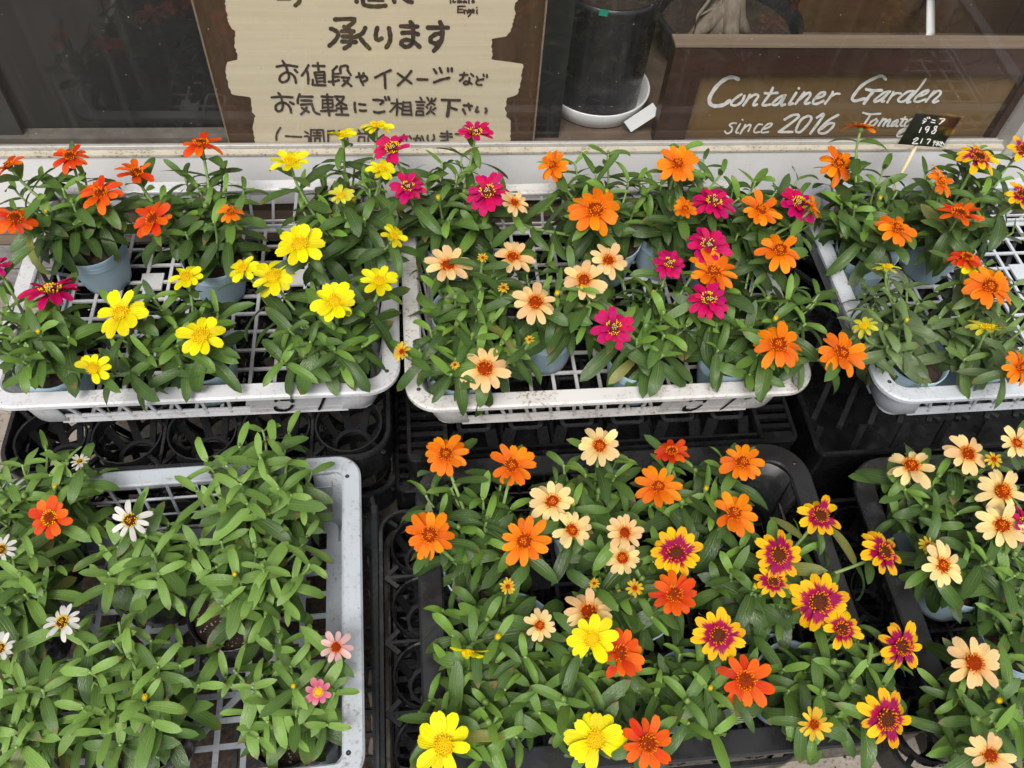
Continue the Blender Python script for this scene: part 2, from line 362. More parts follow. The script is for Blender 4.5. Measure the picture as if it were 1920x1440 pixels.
def thing(name, label, cat, loc, rz=0.0, group=None):
    return tag(obj(name, None, None, loc, (0, 0, rz)), label, cat, group)

def rrect(w_, d_, r, n=6):
    pts = []
    for cx, cy, a0 in ((w_/2-r, d_/2-r, 0), (-w_/2+r, d_/2-r, 90), (-w_/2+r, -d_/2+r, 180), (w_/2-r, -d_/2+r, 270)):
        for k in range(n+1):
            a = R(a0+90*k/n); pts.append((cx+r*math.cos(a), cy+r*math.sin(a)))
    return pts
def ring_sweep(mb, w_, d_, r, prof, n=6, closed=True, mi=0):      # profile of (inset, z) swept round a rounded rectangle
    loops = [[(x, y, z) for x, y in rrect(w_-2*o, d_-2*o, max(r-o, 0.002), n)] for o, z in prof]; m = len(loops[0]); k = len(prof)
    vs = [v for l_ in loops for v in l_]; fs = []
    for i in range(k if closed else k-1):
        j = (i+1) % k
        for a in range(m):
            b = (a+1) % m; fs.append((i*m+a, i*m+b, j*m+b, j*m+a))
    return mb.add(vs, fs, mi)

# ================================================================== SETTING
GL = 1.155                                        # glass plane (Y)
WY = 1.130                                        # face of the wall under the window
zf = lambda y, Y: PY(600, y, Y).z
Z_GLASS = zf(269, GL)                             # lower edge of the glass
mb = MB(); mb.add([(-40,-40,0),(40,-40,0),(40,40,0),(-40,40,0)], [(0,1,2,3)])
tag(obj('ground', mb.mesh('ground', 'concrete')), 'grey concrete pavement in front of the shop', 'ground', kind='structure')

# wall under the window: white panel, planks, bricks and a concrete footing
wall = thing('shop_wall', 'white wall panel under the shop window with planks and bricks below', 'wall', (0, WY, 0))
XL, XR = -2.6, 2.6
zw1, zw0 = zf(291, WY), 0.262
mb = MB(); mb.box((XL, 0, zw0), (XR, 0.0115, zw1)); mb.box((1.105, -0.004, zw1), (XR, 0.10, 2.3)); obj('white_panel', mb.mesh('white_panel', 'white_wall'), wall)
mb = MB(); mb.box((XL, -0.002, zw1+0.0005), (XR, 0.0112, zw1+0.0045)); obj('caulk_joint', mb.mesh('caulk_joint', 'caulk'), wall)
mb = MB(); mb.box((XL, 0.03, 0.0), (XR, 0.10, zw0-0.001)); obj('wall_core', mb.mesh('wall_core', 'mortar'), wall)
pl = MB(); pl.box((0, 0.012, 0), (1.28, 0.028, 0.021)); plm = pl.mesh('plank', 'siding')
for i in range(4):
    for j in range(4): obj('plank', plm, wall, (XL+j*1.30+rnd.uniform(0, .01), rnd.uniform(-.002, .002), 0.166+i*0.0235))
bk = MB(); bk.box((0, 0.008, 0), (0.196, 0.029, 0.054)); bkm = bk.mesh('brick', 'brick')
for i in range(2):
    for j in range(13): obj('brick', bkm, wall, (-1.5+j*0.204+(0.1 if i else 0), rnd.uniform(-.002, .002), 0.046+i*0.060))
mb = MB(); mb.box((XL, -0.05, 0.002), (XR, 0.029, 0.042)); obj('footing', mb.mesh('footing', 'concrete'), wall)
mb = MB(); mb.box((XL, 0.0, 1.75), (1.10, 0.10, 2.3)); mb.box((XL, 0.10, 2.25), (XR, 2.4, 2.3)); obj('unseen_lintel_and_ceiling', mb.mesh('lintel', 'white_wall'), wall)  # unseen, added so that daylight reaches the interior only through the window

# window: frame rails and pane
win = thing('shop_window', 'dusty display window in a pale aluminium frame behind the plants', 'window', (0, GL, 0))
zfr = zf(284, GL-0.013)
zm = zf(271, GL-0.012)
mb = MB(); mb.add([(x, y, z) for x in (XL, 1.083) for y, z in ((-0.013, zfr), (-0.013, zm-0.001), (-0.012, zm), (-0.002, Z_GLASS-0.001), (0.004, Z_GLASS-0.001), (0.004, zfr))], [(0,1,7,6),(1,2,8,7),(2,3,9,8),(3,4,10,9),(4,5,11,10),(5,0,6,11)]); obj('bottom_rail', mb.mesh('bottom_rail', 'aluminium'), win)
xr = PY(1871, 262, GL).x
mb = MB(); mb.box((xr, -0.030, Z_GLASS-0.011), (xr+0.018, 0.015, 1.75)); mb.box((xr+0.018, -0.037, zfr+0.001), (xr+0.040, 0.017, 1.75)); obj('side_jamb', mb.mesh('side_jamb', 'aluminium'), win)
mb = MB(); mb.box((xr+0.040, -0.030, zfr), (1.105, 0.02, 1.75)); obj('outer_jamb', mb.mesh('outer_jamb', 'white_wall'), win)
mb = MB(); mb.add([(XL, 0, Z_GLASS-0.008), (xr+0.01, 0, Z_GLASS-0.008), (xr+0.01, 0, 1.75), (XL, 0, 1.75)], [(0,1,2,3)]); obj('pane', mb.mesh('pane', 'glass'), win)

# inside the window
ZI = Z_GLASS - 0.012
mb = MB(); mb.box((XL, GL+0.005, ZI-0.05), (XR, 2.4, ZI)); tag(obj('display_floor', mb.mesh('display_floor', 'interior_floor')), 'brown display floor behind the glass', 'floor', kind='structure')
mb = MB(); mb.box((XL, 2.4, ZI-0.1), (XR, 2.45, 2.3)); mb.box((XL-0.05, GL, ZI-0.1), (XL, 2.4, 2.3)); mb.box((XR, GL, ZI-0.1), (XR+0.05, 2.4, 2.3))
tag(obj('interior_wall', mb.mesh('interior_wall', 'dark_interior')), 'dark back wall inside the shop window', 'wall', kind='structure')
mb = MB(); mb.box((-1.30, 1.205, ZI+0.001), (-0.20, 1.215, 1.45)); tag(obj('black_screen', mb.mesh('black_screen', 'black_board')), 'large black board standing behind the glass', 'screen')
mb = MB(); mb.box((-1.36, 1.176, ZI+0.001), (-0.25, 1.203, ZI+0.008)); tag(obj('inner_ledge', mb.mesh('inner_ledge', 'ledge')), 'dusty grey ledge at the foot of the black board inside the window', 'ledge')
p0, p1 = PY(0, 262, 1.21), PY(45, 262, 1.21)
mb = MB(); mb.box((-1.35, 1.185, ZI+0.009), (PY(40, 240, 1.19).x, 1.192, 1.4)); tag(obj('grey_board', mb.mesh('grey_board', plain('grey_board', (0.022, 0.022, 0.022), 0.7, 5, 0.3))), 'grey board at the edge of the black board behind the glass', 'board')

# ------------------------------------------------------------------ lettering from pen strokes
def stroke_mesh(groups, tomap, nrm, off):
    mb = MB(); nrm = Vector(nrm)
    lift = 0
    for (ox, oy, sc, wd, strokes) in groups:
        for st in strokes:
            pts = [Vector((ox+x/sc, oy+y/sc, 0)) for x, y in st]; hw = wd/sc/2
            # resample with Catmull-Rom so that the pen line is round
            out = []
            if len(pts) == 2: out = [pts[0].lerp(pts[1], k/3) for k in range(4)]
            else:
                for i in range(len(pts)-1):
                    a, b, c, d = pts[max(i-1,0)], pts[i], pts[i+1], pts[min(i+2, len(pts)-1)]
                    for k in range(4):
                        t = k/4; out.append(0.5*((2*b)+(c-a)*t+(2*a-5*b+4*c-d)*t*t+(-a+3*b-3*c+d)*t**3))
                out.append(pts[-1])
            n = len(out); vs = []; L_, R_ = [], []
            for i, p in enumerate(out):
                d = (out[min(i+1,n-1)]-out[max(i-1,0)])
                d = d.normalized() if d.length > 1e-6 else Vector((1,0,0)); t = Vector((-d.y, d.x, 0))*hw*(1+0.10*math.sin(i*1.7+lift*9)); L_.append(p+t); R_.append(p-t)
            d0 = (out[0]-out[1]).normalized(); d1 = (out[-1]-out[-2]).normalized()
            cap = lambda p, d: [p+(Matrix.Rotation(R(a), 3, 'Z') @ d)*hw for a in (60, 30, 0, -30, -60)]
            loop = L_ + cap(out[-1], d1)[0:5] + R_[::-1] + cap(out[0], d0)[0:5]
            # strips instead of one n-gon: quads along the stroke and a fan at each end
            o2 = off + lift*0.000012; lift += 1
            W = lambda q: tomap(q.x, q.y)+nrm*o2
            vs = [W(q) for q in L_]+[W(q) for q in R_]; fs = [(i, i+1, n+i+1, n+i) for i in range(n-1)]
            c1 = [W(q) for q in cap(out[-1], d1)]; c0 = [W(q) for q in cap(out[0], d0)]
            k = len(vs); vs += c1+c0
            fs += [(n-1,)+tuple(range(k, k+5))+(2*n-1,), (n,)+tuple(range(k+5, k+10))+(0,)]
            mb.add(vs, fs)
    return mb
A_, B_, C_, D_, E_, F_, G_ = (500,0,9.6), (700,0,9.6), (500,100,8.727), (700,100,8.727), (1310,130,8), (1560,130,8), (1680,150,8)
JP = [
 (*A_, 82, [[(590,-40),(590,20),(520,85)], [(1615,-20),(1620,20)], [(1735,-40),(1740,60),(1830,95),(1990,105),(2140,92)],
   [(1230,340),(1590,340),(1440,490)], [(1395,470),(1420,500)], [(1450,490),(1500,540),(1520,650),(1510,760),(1480,810),(1400,860)],
   [(1355,550),(1565,555)], [(1370,645),(1600,655)], [(1360,735),(1605,745)], [(1155,505),(1220,530),(1290,600),(1230,720),(1130,810)],
   [(1775,490),(1720,590),(1600,650)], [(1690,680),(1760,770),(1850,860)]]),
 (*A_, 45, [[(200,-25),(420,-25)], [(1830,0),(2100,2)]]),
 (*B_, 84, [[(370,-20),(380,20)], [(560,-30),(640,15),(690,25)], [(70,490),(45,600),(50,680),(90,705),(150,680)], [(280,495),(305,640),(290,750),(235,840)],
   [(500,460),(790,465)], [(520,580),(700,575),(805,605)], [(670,385),(710,470),(715,700),(680,790),(590,830),(510,790),(510,740),(590,705),(720,740),(830,830)],
   [(980,485),(1340,485)], [(1200,385),(1235,480),(1240,640),(1200,770),(1090,900)], [(1220,590),(1130,600),(1040,660),(1030,730),(1110,770),(1190,740)]]),
 (*B_, 30, [[(1385,-20),(1392,40)], [(1440,-10),(1430,15),(1455,30),(1480,15)], [(1520,35),(1520,-5)], [(1550,35),(1550,-5)], [(1580,35),(1580,0)],
   [(1640,0),(1610,20),(1640,35),(1665,5),(1675,35)], [(1715,-20),(1720,45)], [(1790,-10),(1775,15),(1795,35),(1815,15),(1800,-5)],
   [(1520,100),(1650,98)], [(1525,105),(1518,210)], [(1525,155),(1600,155)], [(1518,210),(1610,208)], [(1640,230),(1630,165)], [(1635,185),(1660,170),(1685,190),(1690,225)],
   [(1745,165),(1715,160),(1705,195),(1730,205),(1750,170),(1750,230),(1710,280)], [(1770,190),(1810,185),(1800,155),(1775,165),(1772,205),(1810,215)],
   [(1865,165),(1858,215),(1870,228)], [(1862,118),(1863,122)]]),
 (*C_, 42, [[(165,205),(320,180),(500,205)], [(260,110),(310,190),(350,300),(365,350),(350,420),(270,460),(215,430),(225,360),(310,300),(400,320),(460,380),(480,470)], [(460,255),(500,295)],
   [(685,180),(640,260),(575,350)], [(665,280),(680,380),(680,480)], [(755,190),(945,195)], [(835,145),(850,260)], [(785,300),(825,460)], [(785,300),(940,290)], [(940,290),(945,330),(950,460)],
   [(755,420),(755,500)], [(755,500),(960,510)],
   [(1150,200),(1080,270)], [(1085,270),(1085,460),(1095,500)], [(1015,450),(1100,445),(1180,425)], [(1210,310),(1205,220),(1240,195),(1320,190),(1325,260),(1375,340)],
   [(1230,380),(1350,385)], [(1350,385),(1310,450),(1240,515)], [(1260,430),(1310,460),(1385,520)],
   [(1465,375),(1530,360),(1600,350),(1645,395),(1620,435),(1595,440)], [(1510,310),(1540,420),(1580,500)], [(1585,310),(1570,380)],
   [(85,705),(250,695),(420,705)], [(195,635),(235,690),(255,780),(265,850),(240,920),(180,930),(145,880),(170,820),(260,790),(340,820),(385,880),(400,955)], [(385,785),(440,815)],
   [(540,655),(510,740),(510,800)], [(540,690),(750,695)], [(570,755),(735,760)], [(560,825),(740,812)], [(740,812),(755,870),(790,950),(865,980)], [(655,870),(620,930),(565,980)], [(580,880),(690,945)],
   [(900,690),(1075,700)], [(990,655),(1000,800),(1025,1000)], [(890,930),(1140,920)], [(1115,690),(1260,695)], [(1260,695),(1230,760),(1140,840)], [(1150,730),(1220,790),(1300,835)],
   [(1150,885),(1310,885)], [(1215,840),(1235,980)], [(1140,985),(1335,990)],
   [(1440,790),(1440,860),(1455,945)], [(1515,815),(1610,825)], [(1525,915),(1560,925),(1625,920)]]),
 (*C_, 32, [[(810,340),(930,340)], [(820,390),(940,385)], [(825,445),(940,440)], [(1090,320),(1180,315)], [(1090,370),(1190,365)],
   [(915,745),(915,880)], [(915,750),(1075,745)], [(1075,745),(1085,840),(1080,870)], [(930,805),(1080,805)], [(920,865),(1080,865)],
   [(225,1200),(165,1300),(160,1400)], [(310,1335),(430,1345),(570,1350)], [(630,1265),(680,1295)], [(620,1340),(690,1345),(690,1420)], [(725,1230),(725,1420)],
   [(725,1235),(920,1235)], [(920,1235),(940,1420)], [(770,1285),(880,1285)], [(825,1250),(825,1330)], [(760,1330),(890,1330)], [(790,1370),(870,1370)], [(870,1370),(870,1420)], [(790,1370),(790,1420)],
   [(1005,1250),(1005,1420)], [(1005,1255),(1110,1250)], [(1180,1250),(1320,1250)], [(1320,1250),(1320,1420)], [(1010,1300),(1100,1300)],
   [(1500,1235),(1530,1280)], [(1650,1230),(1610,1290)], [(1430,1295),(1690,1295)], [(1510,1350),(1500,1420)], [(1510,1350),(1600,1350)], [(1600,1350),(1600,1420)], [(1660,1350),(1660,1420)]]),
 (*D_, 42, [[(30,375),(160,310),(285,255)], [(185,330),(190,460),(195,550)], [(620,270),(520,390),(400,505)], [(400,310),(510,390),(620,470)], [(720,405),(880,408)],
   [(990,240),(1030,305)], [(1085,220),(1115,295)], [(990,455),(1110,410),(1240,380)], [(1218,225),(1222,275)], [(1280,225),(1282,270)],
   [(0,740),(110,745),(165,765),(115,810)], [(10,935),(80,950),(180,930)], [(190,695),(205,740)], [(245,695),(260,740)],
   [(1120,740),(1415,748)], [(1270,870),(1360,900)], [(1480,830),(1610,840)], [(1555,805),(1575,900)], [(1465,895),(1500,965)], [(1700,860),(1680,910),(1685,940),(1715,930)], [(1835,880),(1850,910),(1835,950)]]),
 (*D_, 58, [[(1240,760),(1230,880),(1210,1000)]]),
 (*D_, 34, [[(1415,330),(1540,330)], [(1485,295),(1460,380),(1410,430)], [(1595,315),(1635,350)], [(1570,380),(1565,440),(1540,480),(1490,485),(1475,455),(1530,435),(1610,480)],
   [(1690,360),(1710,410)], [(1800,400),(1710,420),(1680,455),(1700,490),(1770,495)], [(1800,325),(1805,350)], [(1855,330),(1855,370)],
   [(295,795),(470,800)], [(385,730),(390,860),(380,985)], [(370,830),(275,930)], [(390,840),(460,890)], [(490,770),(480,880),(470,980)], [(490,785),(605,780)], [(605,780),(610,880),(625,985)],
   [(490,850),(605,850)], [(480,910),(610,915)], [(470,975),(620,980)],
   [(765,700),(790,740)], [(695,770),(840,775)], [(715,825),(820,825)], [(715,875),(815,880)], [(705,930),(700,985)], [(705,925),(810,925)], [(810,925),(820,985)], [(700,985),(820,985)],
   [(880,700),(910,755)], [(1020,715),(985,760)], [(955,715),(940,780),(885,820)], [(940,780),(1000,820)], [(865,850),(885,870)], [(1015,870),(975,900)], [(945,850),(920,920),(870,970)], [(925,910),(1000,970)],
   [(40,1400),(170,1310)], [(450,1345),(530,1335),(540,1400)], [(500,1310),(470,1410)], [(590,1330),(620,1370)], [(660,1375),(760,1365),(770,1410)], [(720,1320),(690,1410)], [(790,1330),(820,1400)],
   [(890,1320),(880,1370),(900,1410)], [(985,1310),(995,1370),(960,1410)], [(1105,1285),(1280,1295)], [(1090,1335),(1290,1345)], [(1205,1250),(1215,1410)], [(1100,1410),(1200,1400)], [(1340,1295),(1450,1300)]]),
]
EN1 = [(*E_, 58, [[(590,140),(500,110),(380,150),(250,270),(160,430),(180,520),(260,545),(370,525),(460,465)]]),
 (*E_, 38, [[(640,370),(560,420),(490,490),(500,530),(570,530),(650,470),(685,390)], [(765,375),(720,460),(665,535)], [(720,450),(800,390),(860,370),(890,400),(830,490),(820,535),(870,520)],
   [(1110,270),(1060,370),(960,510),(980,535),(1070,520)], [(990,350),(1060,355),(1180,345)], [(1300,380),(1210,410),(1110,500),(1130,530),(1200,500),(1290,390),(1240,500),(1240,535),(1290,520)],
   [(1460,345),(1360,500),(1360,520),(1410,505)], [(1498,275),(1502,279)], [(1580,340),(1450,510)], [(1520,440),(1620,355),(1670,350),(1660,400),(1590,490),(1610,510),(1660,495)],
   [(1740,430),(1850,400),(1895,345),(1830,345),(1740,430),(1710,500),(1770,510),(1870,465)]]),
 (*F_, 34, [[(10,330),(-40,420),(-110,510)], [(-20,400),(50,360),(110,360)], [(870,325),(780,340),(640,450),(640,480),(720,450),(860,330)], [(860,330),(760,440),(740,480),(780,470)],
   [(920,330),(880,400),(825,490)], [(880,400),(960,350),(1030,355)], [(1400,140),(1300,280),(1120,480),(1170,480)], [(1230,320),(1130,330),(990,440),(1020,480),(1090,460),(1200,350)],
   [(1270,400),(1380,370),(1450,310),(1390,315),(1280,390),(1230,460),(1280,480),(1400,440)], [(1530,320),(1400,480)], [(1470,400),(1570,320),(1630,330),(1600,390),(1510,470),(1530,490),(1590,465)]]),
 (*F_, 46, [[(800,140),(740,90),(620,130),(450,230),(330,370),(300,440),(350,465),(480,430)], [(510,290),(600,310),(740,305)], [(620,320),(550,400),(475,505)]]),
 (*E_, 26, [[(560,800),(500,800),(460,830),(500,870),(480,930),(420,955),(390,920)], [(620,810),(555,930),(590,945)], [(653,746),(657,750)], [(700,820),(620,960)], [(650,900),(740,830),(780,830),(740,920)],
   [(950,820),(890,820),(830,900),(840,940),(910,930)], [(960,890),(1050,860),(1100,810),(1040,810),(960,880),(940,940),(1040,930)]]),
 (*E_, 38, [[(1285,745),(1400,680),(1490,675),(1470,730),(1200,930)], [(1200,930),(1300,932),(1400,930)], [(1640,690),(1540,740),(1465,870),(1465,930),(1530,925),(1640,810),(1690,720),(1650,690)], [(1770,715),(1880,665),(1670,955)]]),
 (*F_, 36, [[(90,675),(-60,760),(-200,900),(-180,950),(-90,940),(10,850),(20,800),(-60,810),(-170,890)]]),
 (*F_, 30, [[(460,640),(560,665),(720,655)], [(570,670),(530,740),(465,830)], [(660,735),(580,780),(560,830),(620,830),(680,760)], [(760,730),(690,840)], [(720,790),(780,740),(810,750),(760,840)],
   [(780,800),(850,745),(870,755),(820,840),(850,840)], [(980,750),(920,780),(880,840),(930,830),(990,760),(950,840),(980,840)], [(1095,705),(1020,820),(1050,840)], [(1030,735),(1120,740)],
   [(1190,735),(1110,780),(1080,840),(1140,840),(1220,760)], [(980,960),(1080,910),(1100,885),(1030,900),(975,970),(990,1005),(1060,990)]]),
]
PR = [(*G_, 15, [[(420,575),(450,585)], [(400,605),(430,615)], [(395,645),(450,605)], [(465,555),(475,570)], [(495,550),(505,570)], [(540,590),(585,600)], [(520,625),(580,635)], [(655,575),(730,580),(690,620)], [(690,600),(680,625),(645,655)],
   [(378,705),(345,780)], [(500,700),(470,690),(440,720),(450,745),(490,715),(495,700),(480,750),(450,780)], [(615,690),(585,690),(570,720),(600,740),(570,790),(535,795),(535,770),(590,730),(615,690)],
   [(260,890),(310,860),(325,880),(240,945),(320,945)], [(395,875),(365,940)], [(465,885),(480,880),(515,885),(490,920),(470,950)],
   [(660,920),(665,935)], [(650,950),(660,980),(690,985)], [(685,920),(675,955)], [(690,925),(712,955)]]),
 (*G_, 11, [[(560,910),(590,905)], [(555,930),(600,925)], [(580,910),(550,985)], [(610,910),(640,915)], [(600,935),(640,930)], [(590,960),(630,940)], [(620,950),(600,980)], [(630,950),(635,975)]])]

# consultation sign: brown board, brush-painted cream field, marker lettering
SY = 1.163
sg = thing('painted_sign', 'brown board with cream brush-painted field and handwritten Japanese notice', 'sign', (0, 0, 0))
q = [PY(360, 0, SY), PY(1025, 0, SY)]; x0, x1 = q[0].x, q[1].x
mb = MB(); mb.box((x0, SY, ZI+0.001), (x1, SY+0.014, 1.10)); obj('board', mb.mesh('board', 'sign_brown'), sg)
mb = MB(); mb.box((x0-0.0015, SY-0.0008, ZI+0.001), (x0+0.0012, SY+0.0145, 1.1001)); mb.box((x1-0.0012, SY-0.0008, ZI+0.001), (x1+0.0015, SY+0.0145, 1.1001)); obj('worn_edge', mb.mesh('worn_edge', 'frame_edge'), sg)
left = [(420,-260),(421,0),(428,40),(432,52),(442,60),(440,85),(446,112),(426,116),(422,130),(428,160),(436,178),(470,182),(472,205),(478,218),(474,240),(478,262),(477,310)]
right = [(968,-260),(970,0),(965,8),(966,30),(955,62),(950,68),(923,73),(922,112),(955,116),(981,120),(978,140),(976,160),(970,178),(950,184),(948,205),(950,220),(958,226),(957,262),(954,310)]
def jag(pts):
    r2 = random.Random(3); out = []
    for (a, b) in zip(pts[:-1], pts[1:]):
        n = max(2, int(abs(b[1]-a[1])/4)+1)
        for k in range(n):
            t = k/n; out.append((a[0]+(b[0]-a[0])*t+r2.uniform(-1.6, 1.6), a[1]+(b[1]-a[1])*t))
    return out+[pts[-1]]
lj, rj = jag(left), jag(right)
def at_y(pts, y):
    for (a, b) in zip(pts[:-1], pts[1:]):
        if a[1] <= y <= b[1] and b[1] > a[1]: return a[0]+(b[0]-a[0])*(y-a[1])/(b[1]-a[1])
    return pts[-1][0]
ys = [-255+i*1.6 for i in range(353)]; vs = []; fs = []
for i, y in enumerate(ys):
    vs += [PY(at_y(lj, y), y, SY-0.0012), PY(at_y(rj, y), y, SY-0.0012)]
    if i: fs.append((2*i-2, 2*i-1, 2*i+1, 2*i))
mb = MB(); mb.add([v for v in vs], fs); obj('cream_field', mb.mesh('cream_field', 'sign_cream'), sg)
obj('lettering', stroke_mesh(JP, lambda x, y: PY(x, y, SY), (0, -1, 0), 0.0016).mesh('lettering', 'marker_brown'), sg)

# container garden sign
SY2 = 1.174
gs = thing('framed_sign', 'dark framed olive wooden sign with white cursive Container Garden lettering', 'sign', (0, 0, 0))
gx0 = PY(1245, 165, SY2).x; zt = PY(1500, 80, SY2).z; xi0 = PY(1295, 200, SY2).x; zi = PY(1500, 132, SY2).z; xi1 = PY(1880, 200, SY2).x; gx1 = xi1+0.075
mb = MB(); mb.box((gx0+0.01, SY2+0.004, ZI+0.002), (gx1-0.01, SY2+0.012, zt-0.004)); obj('panel', mb.mesh('panel', 'panel_olive'), gs)
for nm, a, b in (('frame_stile', (gx0, -0.012, ZI+0.001), (xi0, 0.014, zt-0.001)), ('frame_stile', (xi1, -0.012, ZI+0.001), (gx1, 0.014, zt-0.001)), ('frame_rail', (xi0, -0.011, zi), (xi1, 0.013, zt-0.002))):
    mb = MB(); mb.box((a[0], SY2+a[1], a[2]), (b[0], SY2+b[1], b[2])); obj(nm, mb.mesh(nm, 'frame_dark'), gs)
mb = MB(); mb.box((gx0-0.002, SY2-0.014, zt), (gx1+0.002, SY2+0.016, zt+0.004)); obj('top_edge', mb.mesh('top_edge', 'frame_edge'), gs)
obj('lettering', stroke_mesh(EN1, lambda x, y: PY(x, y, SY2+0.004), (0, -1, 0), 0.0012).mesh('lettering', 'paint_white'), gs)

# other things in the window
xa, xb = PY(1016, 130, 1.168).x, PY(1066, 130, 1.168).x
mb = MB(); mb.box((xa, 1.180, ZI+0.001), (xb, 1.188, 1.3)); tag(obj('black_post', mb.mesh('black_post', 'black_board')), 'narrow black post beside the painted sign', 'post')
BY = 1.285; bx = PY(1112, 205, BY).x; rad, h = 0.094, 0.034
mb = MB(); mb.lathe([(0.001, 0.001), (rad*0.84, 0.001), (rad*0.90, 0.004), (rad, h), (rad*0.99, h+0.0025), (rad*0.955, h), (rad*0.87, 0.009), (rad*0.82, 0.005), (0.001, 0.005)], 56)
tag(obj('round_basin', mb.mesh('round_basin', 'white_enamel', True), None, (bx, BY, ZI)), 'white round basin on the display floor between the signs', 'basin')
pr = 0.084; ph = PY(1130, 20, BY-pr).z-ZI-0.008
pt = thing('planter', 'tall black planter standing in the white basin', 'planter', (bx, BY, ZI+0.0065))
mb = MB(); mb.lathe([(0.001, 0.0), (0.074, 0.0), (0.076, 0.004), (pr-.002, ph-.012), (pr, ph-.010), (pr, ph), (pr-.004, ph), (pr-.006, ph-.03), (0.07, 0.03)], 48); obj('pot', mb.mesh('pot', 'black_pot', True), pt)
mb = MB(); mb.lathe([(0.001, ph-.016), (pr*.5, ph-.018), (pr-.005, ph-.022)], 32); obj('soil', mb.mesh('soil', 'soil', True), pt)
mb = MB(); mb.tube([(-0.03, 0.0, ph-.02), (-.03, .01, ph+.1), (-.02, .02, ph+.4)], [.014, .011, .009], 10); obj('stem', mb.mesh('stem', 'bark', True), pt)
c = PY(1210, 200, 1.19); mb = MB(); mb.box((-0.029, -0.0006, -0.011), (0.029, 0.0006, 0.011))
o = tag(obj('paper_slip', mb.mesh('paper_slip', 'paper'), None, (c.x-.002, 1.190, ZI+0.034), (R(-20), R(-42), 0)), 'white paper slip leaning against the framed sign', 'paper')
c = PY(1132, 24, BY-pr-.003); mb = MB(); mb.box((-0.007, -0.0008, -0.005), (0.007, 0.0008, 0.005)); tag(obj('plant_tag', mb.mesh('plant_tag', 'green_tag'), None, (c.x, BY-pr-.003, c.z), (0, R(8), 0)), 'small green tag stuck on the black planter', 'tag')
# potted tree behind the framed sign
TY = 1.42; c = PY(1365, 40, TY)
tr = thing('potted_tree', 'potted tree with a pale flared trunk behind the framed sign', 'tree', (c.x, TY, ZI))
zt2 = c.z-ZI
mb = MB(); mb.lathe([(0.001, 0.0), (0.105, 0.0), (0.128, zt2), (0.136, zt2+0.002), (0.136, zt2+0.014), (0.128, zt2+0.014), (0.122, zt2-0.01), (0.118, zt2-0.02)], 40); obj('pot', mb.mesh('pot', 'black_pot', True), tr)
mb = MB(); mb.lathe([(0.001, zt2-0.006), (0.06, zt2-0.008), (0.1215, zt2-0.012)], 32); obj('soil', mb.mesh('soil', 'soil', True), tr)
mb = MB(); tx = -0.012
mb.tube([(tx, 0, zt2-0.02), (tx, 0, zt2+0.015), (tx+0.004, 0.004, zt2+0.06), (tx+0.012, 0.01, zt2+0.16), (tx+0.02, 0.02, zt2+0.45)], [0.042, 0.032, 0.025, 0.022, 0.018], 16)
for a, l_ in ((208, .080), (285, .060), (340, .055)):
    dx, dy = math.cos(R(a)), math.sin(R(a))
    mb.tube([(tx+dx*.002, dy*.002, zt2+0.085), (tx+dx*.014, dy*.014, zt2+0.035), (tx+dx*l_*.55, dy*l_*.55, zt2+0.004), (tx+dx*l_, dy*l_, zt2-0.014)], [0.018, 0.020, 0.016, 0.006], 12)
obj('trunk', mb.mesh('trunk', 'bark', True), tr)
mb = MB(); mb.tube([(-0.075, -0.04, zt2-0.01), (-0.070, -0.03, zt2+0.03), (-0.045, -0.02, zt2+0.07), (0.0, 0.0, zt2+0.12)], [0.004, 0.0035, 0.003, 0.003], 6); mb.tube([(-0.071, -0.03, zt2+0.028), (-0.02, -0.01, zt2+0.042)], 0.0025, 6)
obj('aerial_root', mb.mesh('aerial_root', 'bark', True), tr)
mb = MB(); mb.add([(v.x, v.y, v.z) for v in []], [])
for k in range(46):
    a, b = rnd.uniform(0, 6.28), rnd.uniform(0.02, .2); ctr = Vector((tx+0.02+math.cos(a)*b, .02+math.sin(a)*b*0.6, zt2+0.42+rnd.uniform(0, .16))); d = Vector((math.cos(a), math.sin(a), -.3))*0.05; s_ = d.cross(Vector((0,0,1))).normalized()*0.014
    mb.add([ctr, ctr+d*.5+s_, ctr+d, ctr+d*.5-s_], [(0,1,2,3)])
tag(obj('crown', mb.mesh('crown', plain('crown_leaf', (0.04, 0.09, 0.02), 0.4)), tr), kind='stuff')
# wooden cabinet back and the pole
cx0 = PY(1490, 30, 1.50).x
cb = thing('wooden_cabinet', 'plain brown wooden cabinet behind the framed sign', 'cabinet', (0, 0, ZI))
for k in range(2):
    mb = MB(); mb.box((cx0+k*0.46, 1.50, 0.001), (cx0+k*0.46+0.455, 1.53, 1.1)); obj('board', mb.mesh('board', 'back_board'), cb)
mb = MB(); mb.tube([PY(1745, 64, 1.30)-Vector((0,0,.12)), PY(1745, 64, 1.30), PY(1745, -60, 1.62)], 0.0075, 12); tag(obj('white_pole', mb.mesh('white_pole', 'white_enamel', True)), 'thin white pole above the framed sign', 'pole')

for o in list(bpy.data.objects):                 # turn the whole shopfront into place
    if o.parent is None and o.type in ('MESH', 'EMPTY') and o.name != 'ground': o.matrix_basis = WALL_TURN @ o.matrix_basis

# ================================================================== CRATES
def lattice(mb, A, B, C, D, bars, n, th):                       # bars in (s,t) on the quad A(bottom start) B(bottom end) C(top end) D(top start)
    A, B, C, D = map(Vector, (A, B, C, D))
    q = lambda s, t: (A*(1-s)+B*s)*(1-t)+(D*(1-s)+C*s)*t
    for i, (s0, t0, s1, t1, wd) in enumerate(bars): mb.bar(q(s0, t0), q(s1, t1), wd, th-(i % 3)*0.0003, n)

